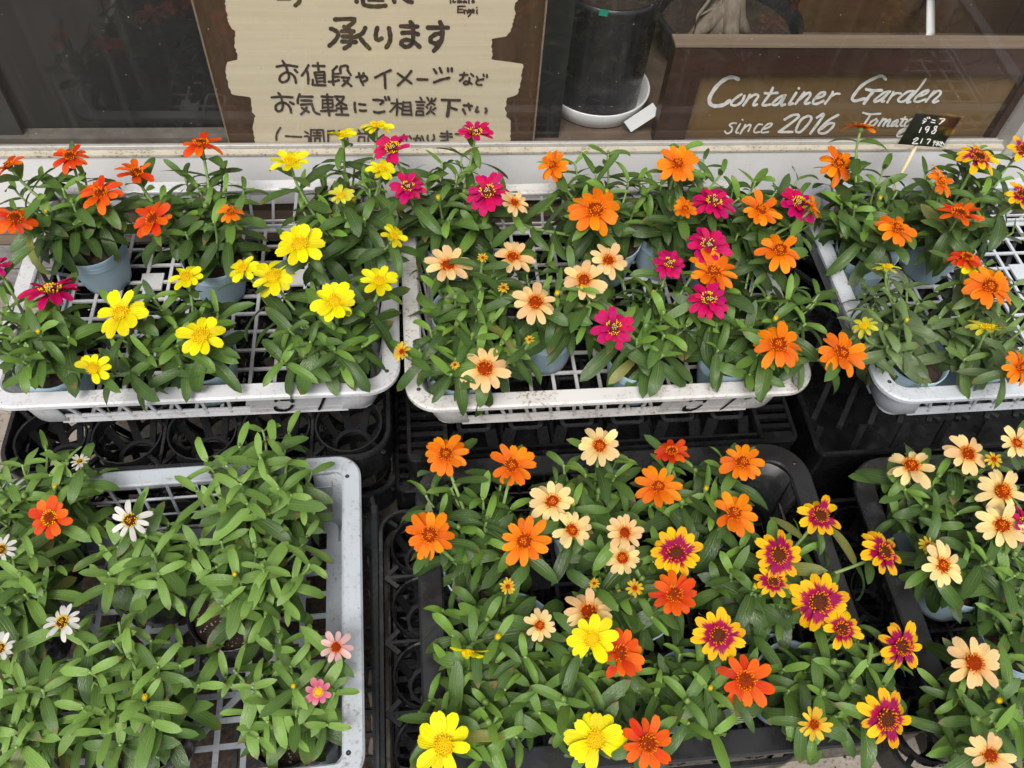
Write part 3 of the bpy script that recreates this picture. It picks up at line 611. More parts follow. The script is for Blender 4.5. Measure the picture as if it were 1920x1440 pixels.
def make_crate(name, label, ctr, rz, W, D, H, z0, mat, fl=0.024, rad=0.045, cell=0.0345, bw=0.0050, tx=0.013, ty=0.004, mg=0.007, style='white', lip=0.008, nrow=2, marks=None, group=None):
    t = thing(name, label, 'crate', (ctr[0], ctr[1], z0), rz, group)
    mb = MB(); ring_sweep(mb, W, D, rad, [(0, H-lip), (0, H-0.0025), (0.0025, H), (fl-0.002, H), (fl, H-0.002), (fl, H-0.005), (0.003, H-0.005), (0.003, H-lip)], 9)
    me = mb.mesh('rim', mat, True); obj('rim', me, t)
    me.polygons.foreach_set('use_smooth', [False]*len(me.polygons))
    # corner posts: the rounded corners are solid
    it = fl-0.005; ibx, iby = fl+tx, fl+ty; zt, zb = H-0.006, 0.0
    for k in range(4):
        mb = MB(); n = 7
        def corner(o, z):
            pts = rrect(W-2*o[0], D-2*o[1], max(rad-o[1]*0.55, 0.012), n); seg = pts[k*(n+1):(k+1)*(n+1)]
            ext = [0.03]; d0 = (Vector(seg[0])-Vector(seg[1])); 
            a, b = Vector(seg[0]), Vector(seg[-1])
            ta = (0, -1) if k == 0 else (1, 0) if k == 1 else (0, 1) if k == 2 else (-1, 0)
            tb = (-1, 0) if k == 0 else (0, -1) if k == 1 else (1, 0) if k == 2 else (0, 1)
            e = 0.020
            return [(a.x+ta[0]*e, a.y+ta[1]*e, z)]+[(p[0], p[1], z) for p in seg]+[(b.x+tb[0]*e, b.y+tb[1]*e, z)]
        prof = [((it, it), zt), ((ibx-0.004, iby-0.004), 0.010), ((ibx+0.004, iby+0.004), 0.0), ((ibx+0.008, iby+0.008), 0.003), ((ibx-0.001, iby-0.001), 0.012), ((it+0.003, it+0.003), zt)]
        loops = [corner(o, z) for o, z in prof]; m = len(loops[0]); vs = [v for l_ in loops for v in l_]; fs = []
        for i in range(len(prof)):
            j = (i+1) % len(prof)
            for a in range(m-1): fs.append((i*m+a, i*m+a+1, j*m+a+1, j*m+a))
        fs.append(tuple(i*m for i in range(len(prof)))); fs.append(tuple(i*m+m-1 for i in range(len(prof)))[::-1])
        mb.add(vs, fs); obj('corner_post', mb.mesh('corner_post', mat, True), t)
    # side walls
    e = max(rad-iby*0.55, 0.012)+0.016
    hw, hd = W/2, D/2
    for side in ('front', 'back', 'end', 'end'):
        mb = MB()
        if side in ('front', 'back'):
            s = -1 if side == 'front' else 1
            A = (-(hw-ibx-e+.004), s*(hd-iby-0.001), 0.003); B = ((hw-ibx-e+.004), s*(hd-iby-0.001), 0.003); C = ((hw-it-e+.02), s*(hd-it-0.002), zt); Dd = (-(hw-it-e+.02), s*(hd-it-0.002), zt)
            n_ = (0, s, 0.25); L = 2*(hw-ibx-e); nb = max(6, int(L/0.031)); bars = [(0, 0.05, 1, 0.05, 0.009), (0, .97, 1, .97, 0.012)]
            for r_ in ((.20,) if style == 'white' else [q/nrow+.03 for q in range(1, nrow)]): bars.append((0, r_, 1, r_, 0.0045))
            skip = 0
            for k in range(nb+1):
                if marks and side == 'front' and k > nb-5: continue
                bars.append((k/nb, 0, k/nb, 1, 0.0044))
            lattice(mb, A, B, C, Dd, bars, n_, 0.0030)
            if marks and side == 'front':
                AA, BB, CC, DD = map(Vector, (A, B, C, Dd)); qq = lambda x, y: (AA*(1-x)+BB*x)*(1-y)+(DD*(1-x)+CC*x)*y
                nn = Vector((0, s, 0.06)).normalized()*0.0016; c4 = [qq((nb-4.2)/nb, .02), qq(.998, .02), qq(.998, .99), qq((nb-4.2)/nb, .99)]
                mb.add([p-nn for p in c4]+[p+nn for p in c4], [(3,2,1,0),(4,5,6,7),(0,1,5,4),(1,2,6,5),(2,3,7,6),(3,0,4,7)])
            fw = obj(side+'_wall', mb.mesh(side+'_wall', mat), t)
            if marks and side == 'front':
                # the stencilled number: dark strokes laid on for the shade in its openings
                AA, BB, CC, DD = map(Vector, (A, B, C, Dd)); nn = Vector((0, s, 0)).normalized()
                s0 = (nb-4)/nb; du = 1/nb
                sm = stroke_mesh([(0, 0, 1, 0.12, [[(1.55, .95), (1.0, .95)], [(1.0, .78), (1.0, .58)], [(1.0, .30), (1.06, .20), (1.3, .15)], [(1.42, .15), (1.58, .22), (1.64, .34)], [(1.62, .52), (1.5, .62), (1.2, .62)], [(2.75, .92), (2.78, .15)]])],
                                 lambda x, y: qq(s0+du*(x-0.2)*1.05, y*.92), nn, 0.0046)
                obj('dark_number', sm.mesh('dark_number', 'black_card'), fw)
        else:
            s = -1 if not t.get('e_') else 1; t['e_'] = 1
            A = (s*(hw-ibx-0.001), -(hd-iby-e+.004), 0.003); B = (s*(hw-ibx-0.001), (hd-iby-e+.004), 0.003); C = (s*(hw-it-0.002), (hd-it-e+.02), zt); Dd = (s*(hw-it-0.002), -(hd-it-e+.02), zt)
            n_ = (s, 0, 0.25); bars = [(0, 0.05, 1, 0.05, 0.010), (0, .97, 1, .97, 0.012)]; L = 2*(hd-iby-e)
            if style == 'white':
                nb = max(4, int(L/0.052)); 
                for k in range(nb+1):
                    for dlt in (-1, 1):
                        a, b = k/nb, (k+dlt)/nb
                        if -0.001 <= b <= 1.001: bars.append((a, 0.02, b, 0.98, 0.0050)); 
            else:
                nb = max(6, int(L/0.030))
                for k in range(nb+1): bars.append((k/nb, 0, k/nb, 1, 0.0052))
                for r_ in range(1, nrow): bars.append((0, r_/nrow, 1, r_/nrow, 0.0050))
            lattice(mb, A, B, C, Dd, bars, n_, 0.0035)
            obj('end_wall', mb.mesh('end_wall', mat), t)
    del t['e_']
    # floor
    mb = MB(); fw, fd = W-2*ibx-0.004, D-2*iby-0.004
    ring_sweep(mb, fw, fd, 0.02, [(0, 0.0005), (0, 0.0035), (mg, 0.0035), (mg, 0.0005)], 4)
    nx, ny = round((fw-2*mg)/cell), round((fd-2*mg)/cell); iw, idp = fw-2*mg+0.004, fd-2*mg+0.004
    for k in range(1, nx): x = -iw/2+iw*k/nx; mb.bar((x, -idp/2, 0.0022), (x, idp/2, 0.0022), bw, 0.0036)
    for k in range(1, ny): y = -idp/2+idp*k/ny; mb.bar((-iw/2, y, 0.0018), (iw/2, y, 0.0018), bw*0.92, 0.0036)
    for dx, dy in ((-.25, -.2), (.25, -.2), (-.25, .2), (.25, .2), (0, 0)):
        if style == 'grey':
            mb.bar((dx*iw-0.05, dy*idp-0.05, 0.0010), (dx*iw+0.05, dy*idp+0.05, 0.0010), bw*1.1, 0.003); mb.bar((dx*iw-0.05, dy*idp+0.05, 0.0006), (dx*iw+0.05, dy*idp-0.05, 0.0006), bw*1.1, 0.003)
        else:
            mb.box((dx*iw-cell*.48, dy*idp-cell*.48, 0.0008), (dx*iw+cell*.48, dy*idp+cell*.48, 0.0046)) if (dx, dy) != (0, 0) else mb.lathe([(0.001, 0.0047), (0.011, 0.0047), (0.011, 0.0008)], 16)
    obj('floor_grid', mb.mesh('floor_grid', mat), t)
    # rim holes and screws
    for sx, sy in ((-1, -1), (1, -1), (1, 1), (-1, 1)):
        mb = MB(); mb.lathe([(0.0005, 0.0004), (0.0024, 0.0004), (0.003, 0.0)], 10)
        obj('rim_hole', mb.mesh('rim_hole', 'black_card' if style != 'black' else 'black_plastic'), t, (sx*(hw-0.018), sy*(hd-0.034), H+0.0001))
    return t

ZW, HW = 0.278, 0.082                      # white crates: floor height, crate height
GC = 'open plastic crates holding potted zinnias'
make_crate('plastic_crate', 'white lattice crate of orange and yellow zinnias under the black board', (-0.300, 0.874), R(-0.3), 0.540, 0.424, HW, ZW, 'white_plastic', marks='51', group=GC)
make_crate('plastic_crate', 'soiled white lattice crate of peach, magenta and orange zinnias, middle of the wall row', (0.2595, 0.846), R(0.0), 0.569, 0.436, HW, ZW, 'dirty_white_plastic', marks='51', group=GC)
make_crate('plastic_crate', 'cool white lattice crate with the price card, partly cut off by the picture edge', (0.904, 0.828), R(0.3), 0.548, 0.446, HW, ZW, 'cool_white_plastic', group=GC)
ZB, HB = 0.200, 0.100
make_crate('plastic_crate', 'black crate packed with mixed zinnias in front of the soiled white crate', (0.2525, 0.385), R(-0.2), 0.541, 0.402, HB, ZB, 'charcoal_plastic', fl=0.030, rad=0.055, style='black', cell=0.034, bw=0.005, tx=.010, ty=.006, group=GC)
make_crate('plastic_crate', 'black crate of cream and peach zinnias, partly cut off by the picture edge', (0.846, 0.350), R(-0.6), 0.541, 0.402, HB, ZB, 'charcoal_plastic', fl=0.030, rad=0.055, style='black', cell=0.034, bw=0.005, tx=.010, ty=.006, group=GC)
ZG, HG = 0.155, 0.125
make_crate('plastic_crate', 'deep pale grey crate of leafy green plants in black pots', (-0.362, 0.400), R(1.0), 0.550, 0.420, HG, ZG, 'pale_grey_plastic', fl=0.025, rad=0.034, style='grey', cell=0.0325, bw=0.0072, nrow=3, tx=0.010, ty=0.006, mg=0.022, group=GC)
make_crate('plastic_crate', 'dark grey mesh crate underneath the pale grey crate', (-0.352, 0.402), R(1.0), 0.560, 0.425, 0.150, 0.003, 'grey_mesh_plastic', fl=0.012, rad=0.02, style='grey', cell=0.031, bw=0.006, nrow=4, tx=.004, ty=.004)

# ------------------------------------------------------------------ black nursery trays under the crates
def cup_mesh(r, dp):
    mb = MB()
    mb.lathe([(r, 0), (r, -dp*.35), (r-.002, -dp*.35), (r-.0025, -.001)], 26, closed=True)
    mb.lathe([(r*.62, -dp), (r*.62, -dp+.004), (r*.48, -dp+.004), (r*.48, -dp)], 20, closed=True)
    for k in range(8):
        a = 2*math.pi*k/8+.2; ca, sa = math.cos(a), math.sin(a)
        mb.bar((r*.985*ca, r*.985*sa, -dp*.30), (r*.60*ca, r*.60*sa, -dp+.0045), 0.011, 0.0022, (-ca*.3, -sa*.3, 1))
    return mb.mesh('cup', 'charcoal_plastic')
def pot_tray(label, x0, x1, y0, y1, ztop, h, nc, nr, rad=0.03, group=None):
    t = thing('nursery_tray', label, 'tray', ((x0+x1)/2, (y0+y1)/2, ztop-h), 0, group); W, D = x1-x0, y1-y0
    mb = MB(); ring_sweep(mb, W, D, rad, [(0, h*.35), (0, h-.004), (.002, h), (.007, h), (.008, h-.003), (.005, h-.004), (.006, h*.35)], 8); obj('rim', mb.mesh('rim', 'charcoal_plastic', False), t)
    mb = MB(); ring_sweep(mb, W-.022, D-.022, rad, [(0, 0), (0, h*.40), (.003, h*.40), (.003, 0)], 6)
    cw, cd = (W-.02)/nc, (D-.02)/nr; r = min(cw, cd)*.47
    for i in range(nc+1):
        for j in range(nr+1):
            x, y = -W/2+.01+i*cw, -D/2+.01+j*cd
            for sx, sy in ((1, 1), (-1, 1), (1, -1), (-1, -1)):
                a, b = x+sx*cw*.17, y+sy*cd*.17
                if abs(a) < W/2-.006 and abs(b) < D/2-.006 and abs(x) < W/2+.1:
                    x_, y_ = max(-W/2+.006, min(W/2-.006, x)), max(-D/2+.006, min(D/2-.006, y))
                    mb.bar((x_, y_, h-.008-.0004*(sx+1)-.0007*(sy+1)), (a, b, h-.008), .006, .006)
            if j < nr and 0 < i < nc: mb.bar((x, y, h-.013), (x, y+cd, h-.013), .004, .016)
            if i < nc and 0 < j < nr: mb.bar((x, y, h-.0135), (x+cw, y, h-.0135), .004, .014)
    tag(obj('web', mb.mesh('web', 'black_plastic'), t), kind='stuff')
    cm = cup_mesh(r, h*.75)
    for i in range(nc):
        for j in range(nr): obj('cup', cm, t, (-W/2+.01+(i+.5)*cw, -D/2+.01+(j+.5)*cd, h-.004))
    return t
TG = 'black nursery trays stacked under the crates'
pot_tray('black round-cup tray under the white crate of orange and yellow zinnias', -0.572, -0.048, 0.610, 1.04, 0.276, 0.085, 5, 4, 0.05, TG)
pot_tray('black round-cup tray lying on the pavement below the orange and yellow crate', -0.600, -0.040, 0.600, 1.04, 0.186, 0.085, 5, 4, 0.05, TG)
pot_tray('black round-cup tray between the pale grey crate and the packed black crate', -0.074, 0.45, 0.190, 0.570, 0.197, 0.075, 5, 4, 0.035, TG)
pot_tray('black round-cup tray under the cream and peach crate', 0.56, 1.10, 0.160, 0.545, 0.197, 0.075, 5, 4, 0.035, TG)

def slot_tray(label, x0, x1, y0, y1, ztop, h, nc, nr, diag=False, group=None, solid=False):
    t = thing('nursery_tray', label, 'tray', ((x0+x1)/2, (y0+y1)/2, ztop-h), 0, group); W, D = x1-x0, y1-y0
    mb = MB(); ring_sweep(mb, W, D, .014, [(0, .0), (0, h-.003), (.002, h), (.007, h), (.008, h-.003), (.005, h-.004), (.005, 0)], 5); obj('rim', mb.mesh('rim', 'black_plastic', False), t)
    shade_sheet = MB(); shade_sheet.box((-W/2+.008, -D/2+.008, .002), (W/2-.008, D/2-.008, .006)); obj('base', shade_sheet.mesh('base', 'black_plastic'), t)  # dark sheet added for the shade inside the tray, hides the brighter ground
    es = 0.055 if not diag else 0.012                      # slatted end strips
    mb = MB()
    if not diag:
        n = int((D-.02)/.0165)
        for s in (-1, 1):
            for k in range(n): y = -D/2+.012+k*.0165; mb.bar((s*(W/2-.006), y, h-.006), (s*(W/2-es), y, h-.006), .0075, .008)
            mb.bar((s*(W/2-es), -D/2+.006, h-.007), (s*(W/2-es), D/2-.006, h-.007), .006, .014)
        for k in range(int((W-2*es)/.0165)):               # slotted front lip
            x = -W/2+es+.008+k*.0165; mb.bar((x, -D/2+.006, h-.013), (x, -D/2+.015, h-.016), .005, .009)
        mb.bar((-W/2+.006, -D/2+.017, h-.012), (W/2-.006, -D/2+.017, h-.012), .004, .018)
    tag(obj('slats', mb.mesh('slats', 'black_plastic'), t), kind='stuff') if mb.v else None
    if not diag:
        iw, idp = W-2*es-.008, D-.030; cw, cd = iw/nc, idp/nr
        pk = MB(); ring_sweep(pk, cw*.92, cd*.92, .014, [(0, 0), (0, .006), (.002, .009), (.005, .009), (.007, .006), (.007, 0)], 4)
        for sx, sy in ((-1,-1),(1,-1),(1,1),(-1,1)):
            pk.bar((sx*cw*.41, sy*cd*.40, .006), (sx*cw*.30, sy*cd*.20, .046), .016, .0030, (sx*.2, sy, .4))
        ring_sweep(pk, cw*.66, cd*.46, .01, [(0, .045), (0, .0475), (.006, .0475), (.006, .045)], 4)
        pm = pk.mesh('pocket', 'charcoal_plastic')
        for i in range(nc):
            for j in range(nr): obj('pocket', pm, t, (-iw/2+(i+.5)*cw, -D/2+.021+(j+.5)*cd, h-.049))
    else:
        lt = MB(); k = -14; st = 0.046
        q = lambda x, y: Vector((max(-W/2+.01, min(W/2-.01, x)), y, 0))
        for i in range(-12, 13):
            for s in (-1, 1):
                x0_ = i*st; y0_, y1_ = -D/2+.05, D/2-.02; xa_, xb_ = x0_-s*(y1_-y0_)*.36, x0_+s*(y1_-y0_)*.36
                if max(abs(xa_), abs(xb_)) < W/2+.12:
                    # clip to the tray
                    f = lambda x: (x-xa_)/(xb_-xa_)
                    lo, hi = sorted((f(-W/2+.012), f(W/2-.012))); lo, hi = max(0, lo), min(1, hi)
                    if hi > lo: lt.bar((xa_+(xb_-xa_)*lo, y0_+(y1_-y0_)*lo, h-.004-.0008*s), (xa_+(xb_-xa_)*hi, y0_+(y1_-y0_)*hi, h-.004-.0008*s), .0075, .007)
        tag(obj('lattice', lt.mesh('lattice', 'charcoal_plastic'), t), kind='stuff')
        for i in range(9):
            lg = MB(); x = -W/2+.02+i*(W-.04)/8
            lg.bar((x, -D/2+.052, h-.006), (x-.016, -D/2+.012, .012), .011, .004, (0, -1, .5)); lg.bar((x-.016, -D/2+.0125, .010), (x+.03, -D/2+.0125, .010), .008, .006)
            obj('leg', lg.mesh('leg', 'charcoal_plastic'), t)
    return t
slot_tray('black pocket tray with slatted ends under the soiled white crate', -0.028, 0.537, 0.600, 1.05, 0.276, 0.070, 6, 5, group=TG)
slot_tray('black pocket tray on the pavement, slightly wider than the one stacked on it', -0.048, 0.540, 0.592, 1.05, 0.205, 0.200, 6, 5, group=TG)
slot_tray('black lattice tray turned upside down under the cool white crate', 0.556, 1.13, 0.572, 1.05, 0.276, 0.135, 5, 4, True, group=TG)
slot_tray('black pocket tray on the pavement below the upturned lattice tray', 0.562, 1.14, 0.560, 1.05, 0.140, 0.137, 6, 5, group=TG)
slot_tray('black slotted tray on the pavement under the packed black crate', -0.060, 0.66, 0.225, 0.57, 0.121, 0.118, 6, 4, group=TG)
slot_tray('black slotted tray on the pavement under the cream and peach crate', 0.70, 1.20, 0.200, 0.53, 0.121, 0.118, 5, 4, group=TG)

# ================================================================== PLANTS
def leaf_mesh(i, ratio, arch, fold, twist, wave, up):
    r2 = random.Random(100+i); NL, NW = 8, 4
    vs, fs, uv = [], [], []; x = z = 0.0; ph = r2.uniform(0, 6)
    for a in range(NL+1):
        t = a/NL; ang = up-arch*t**1.2
        if a: x += math.cos(ang)/NL; z += math.sin(ang)/NL
        wd = ratio*0.5*(0.20*(1-t)**4+1.90*t**0.72*max(1-t, 0)**0.58*0.93) if a < NL else 0.004
        if a == 1: wd = max(wd, ratio*0.27)
        for b in range(NW+1):
            s = (b-NW/2)/(NW/2); tw = twist*t
            y = s*wd; hz = abs(s)*wd*fold-s*s*wd*0.10+wave*0.05*math.sin(t*9+ph+s*1.7)*abs(s)*4*wd
            y2 = y*math.cos(tw)-hz*math.sin(tw); h2 = y*math.sin(tw)+hz*math.cos(tw)
            vs.append((x-math.sin(ang)*h2, y2, z+math.cos(ang)*h2)); uv.append((t, b/NW))
    for a in range(NL):
        for b in range(NW):
            k = a*(NW+1)+b; fs.append((k, k+NW+1, k+NW+2, k+1))
    return uv_mesh('leaf', vs, fs, uv, M['leaf'])
def uv_mesh(name, vs, fs, uv, mat):
    me = bpy.data.meshes.new(name); me.from_pydata(vs, [], fs); me.materials.append(mat)
    ul = me.uv_layers.new(name='UVMap'); data = []
    for l_ in me.loops: data += uv[l_.vertex_index]
    ul.data.foreach_set('uv', data); me.polygons.foreach_set('use_smooth', [True]*len(me.polygons)); me.update(); return me
lr = random.Random(5)
LEAVES = [leaf_mesh(i, lr.uniform(.32, .44), R(lr.uniform(15, 80)), lr.uniform(.10, .55), R(lr.uniform(-28, 28)), lr.uniform(.1, .9), R(lr.uniform(0, 28))) for i in range(16)]
BROAD = [leaf_mesh(40+i, lr.uniform(.33, .43), R(lr.uniform(10, 60)), lr.uniform(.08, .40), R(lr.uniform(-18, 18)), lr.uniform(.1, .7), R(lr.uniform(0, 22))) for i in range(12)]

def petal_shape(i, ratio):
    r2 = random.Random(300+i); NL, NW = 7, 4; vs, fs, uv = [], [], []
    droop = r2.uniform(-.06, .28); cup = r2.uniform(.02, .42); notch = r2.uniform(0.01, .09); tw = R(r2.uniform(-24, 24)); bend = r2.uniform(-.07, .07); sk = r2.uniform(-.05, .05)
    for a in range(NL+1):
        t = a/NL; wd = ratio*.5*(0.42+0.58*math.sin(min(t/.70, 1)*math.pi/2)) * (1 if t < .70 else math.sqrt(max(0.0, 1-((t-.70)/.335)**2.3)))
        for b in range(NW+1):
            s = (b-2)/2; xx = 0.13+0.87*(t*(1-.035*s*s*t) - (notch*(1-abs(s))**2*1.0 if a == NL else 0)); y = s*wd+bend*t*t+sk*t*.5
            zz = .05*math.sin(t*math.pi)-droop*t*t + cup*(s*s-.4)*wd*1.2*(1-.3*t) - .012*math.cos(s*math.pi*2)*t
            y, zz = y*math.cos(tw*t)-zz*math.sin(tw*t)*.3, zz+y*math.sin(tw*t)
            vs.append((xx, y, zz)); uv.append((t, b/NW))
    for a in range(NL):
        for b in range(NW):
            k = a*(NW+1)+b; fs.append((k, k+NW+1, k+NW+2, k+1))
    return vs, fs, uv
PSH = {'wide': [petal_shape(i, .45) for i in range(8)], 'mid': [petal_shape(20+i, .375) for i in range(8)], 'slim': [petal_shape(40+i, .28) for i in range(6)]}
STYLE = {'orange': ('mid', 11, 13), 'redorange': ('mid', 10, 13), 'vermilion': ('wide', 9, 10), 'yellow': ('wide', 9, 12), 'paleyellow': ('mid', 9, 11), 'magenta': ('mid', 17, 20), 'peach': ('mid', 10, 12),
         'cream': ('mid', 11, 12), 'bicolor': ('mid', 11, 13), 'smallyellow': ('slim', 11, 14), 'white': ('slim', 10, 12), 'pink': ('wide', 8, 9), 'blush': ('mid', 8, 9)}
BLOOM = {'orange': 'orange bloom with a rust centre', 'redorange': 'red-orange bloom with a dark centre', 'vermilion': 'vermilion bloom with a dark centre', 'yellow': 'yellow bloom with a golden centre', 'paleyellow': 'pale yellow ageing bloom', 'magenta': 'magenta bloom with yellow stamens', 'peach': 'peach bloom with a rust centre', 'cream': 'cream bloom with an orange centre', 'bicolor': 'yellow-tipped crimson bloom with a dark centre', 'smallyellow': 'small opening yellow bloom', 'white': 'white bloom with a yellow centre', 'pink': 'small pink bloom with a yellow centre', 'blush': 'pale pink bloom with an orange centre'}
PM = {}
def petals_of(ty):
    if ty not in PM: PM[ty] = [uv_mesh('petal', v, f, u, PET[ty]) for v, f, u in PSH[STYLE[ty][0]]]
    return PM[ty]
DM = {}
def disc_of(ty, i):
    key = (DISC[ty], i)
    if key in DM: return DM[key]
    r2 = random.Random(500+i); mb = MB(); rd = 0.315
    mb.lathe([(0.02, -.26), (.10, -.24), (.17, -.16), (.17, -.05), (.20, -.02)], 12, 3)         # green involucre below
    mb.lathe([(.20, -.02), (rd*.92, .03), (rd*.8, .10), (rd*.45, .15), (0.001, .15)], 14, 1)
    N = 62
    for k in range(N):
        f = math.sqrt((k+.5)/N); a = k*2.39996; r_ = rd*f; z = .155-.085*f**2.4+r2.uniform(-.012, .012); r_ *= r2.uniform(.95, 1.05)
        ct = Vector((r_*math.cos(a), r_*math.sin(a), z)); up = Vector((math.cos(a)*f*.6, math.sin(a)*f*.6, 1)).normalized()
        mi = 0 if f > .72 else (1 if f > .40 else 2)
        if r2.random() < .18: mi = r2.choice((0, 1))
        hgt = r2.uniform(.06, .13) if mi == 0 else r2.uniform(.02, .06); wd = r2.uniform(.022, .036)
        x_ = up.orthogonal().normalized(); y_ = up.cross(x_); tp = ct+up*hgt
        vs = [ct+x_*wd*.6-up*.02, ct+y_*wd*.6-up*.02, ct-x_*wd*.6-up*.02, ct-y_*wd*.6-up*.02] + [tp+x_*wd, tp+y_*wd, tp-x_*wd, tp-y_*wd, tp+up*wd*.6]
        mb.add(vs, [(0,1,5,4),(1,2,6,5),(2,3,7,6),(3,0,4,7),(4,5,8),(5,6,8),(6,7,8),(7,4,8)], mi)
    DM[key] = mb.mesh('flower', [*DISC[ty], 'bud_green'], False); return DM[key]

def frame_from(n, spin):
    n = Vector(n).normalized(); q = n.to_track_quat('Z', 'Y').to_matrix() @ Matrix.Rotation(spin, 3, 'Z'); return q.to_4x4()
def bud_mesh(i, tip):
    mb = MB(); r2 = random.Random(i)
    mb.lathe([(.001, -.35), (.30, -.32), (.50, -.05), (.52, .25), (.40, .55)], 12, 0)
    mb.lathe([(.40, .55), (.30, .72), (.001, .80)], 12, 1)
    for k in range(26):
        a = k*2.4; f = k/26; z = -.25+.85*f; r_ = .42+.13*math.sin(f*3)-(.1 if f > .8 else 0)
        c = Vector((r_*math.cos(a), r_*math.sin(a), z)); rad = Vector((math.cos(a), math.sin(a), 0)); tg = Vector((-math.sin(a), math.cos(a), 0))
        mb.add([c+tg*.10, c-tg*.10, c+rad*.07+Vector((0,0,.16)), ], [(0,1,2)], 0 if f < .72 else 1)
    for k in range(9):
        a = k*.7; mb.bar((.30*math.cos(a), .30*math.sin(a), .55), (.42*math.cos(a), .42*math.sin(a), .95), .13, .03, (math.cos(a), math.sin(a), 0), 1)
    return mb.mesh('bud', ['bud_green', tip], True)
BUDS = [bud_mesh(1, 'fl_yellow'), bud_mesh(2, 'fl_gold'), bud_mesh(3, 'bud_green')]

def pot_mesh(i, blue=True):
    r2 = random.Random(700+i); p1, p2, a1, a2 = r2.uniform(0, 6), r2.uniform(0, 6), r2.uniform(.01, .045), r2.uniform(.004, .016)
    if blue:
        H, rt, rb = .082, .0475, .0345
        rad = lambda z: rb+(rt-rb)*(z/H)
        prof = [(.001, .001), (rb*.9, 0), (rb, .003)]+[(rad(z), z) for z in (.015, .03, .045, .058)]
        for k in range(25): z = .060+.022*k/24; prof.append((rad(z)+.0009*math.sin(k/24*7*2*math.pi), z))
        prof += [(rt+.0005, H+.0006), (rt-.0014, H), (rad(.062)-.0016, .060), (rad(.05)-.0016, .05)]
        wob = lambda a, z: 1+(a1*math.sin(2*a+p1)+a2*math.sin(5*a+p2))*(max(z, 0)/H)**1.5
    else:
        H, rt, rb = .090, .054, .040
        rad = lambda z: rb+(rt-rb)*(z/H)
        prof = [(.001, .001), (rb*.9, 0), (rb, .003), (rad(.03), .03), (rad(.06), .06), (rad(.074), .074), (rad(.076)+.0015, .075), (rt+.001, H-.001), (rt, H), (rt-.0015, H-.0005), (rad(.07)-.0015, .07), (rad(.06)-.0015, .06)]
        wob = lambda a, z: 1+(a1*.5*math.sin(2*a+p1)+a2*.6*math.sin(5*a+p2))*(max(z, 0)/H)**1.5
    mb = MB(); mb.lathe(prof, 40, 0, wob); return mb.mesh('pot', 'blue_vinyl' if blue else 'black_pot', True)
POTS = {True: [pot_mesh(i) for i in range(6)], False: [pot_mesh(20+i, False) for i in range(4)]}
def soil_mesh(r, grit):
    mb = MB(); r2 = random.Random(9); mb.lathe([(.001, .004), (r*.3, .005), (r*.6, .003), (r*.85, .001), (r, -.001)], 20)
    for k in range(260 if grit else 90):
        a, q = r2.uniform(0, 6.28), r*.95*math.sqrt(r2.random()); s_ = r2.uniform(.0008, .0022); c = Vector((q*math.cos(a), q*math.sin(a), .004+r2.uniform(-.001, .0015)))
        vs = [c+Vector(v)*s_ for v in ((1,0,0),(-.5,.8,0),(-.5,-.8,.1),(0,.1,1))]
        mb.add(vs, [(0,1,3),(1,2,3),(2,0,3)], 1 if (grit and k % 3) else 0)
    return mb.mesh('soil', ['soil', 'grit'])
SOIL = {True: soil_mesh(.0435, False), False: soil_mesh(.0495, True)}

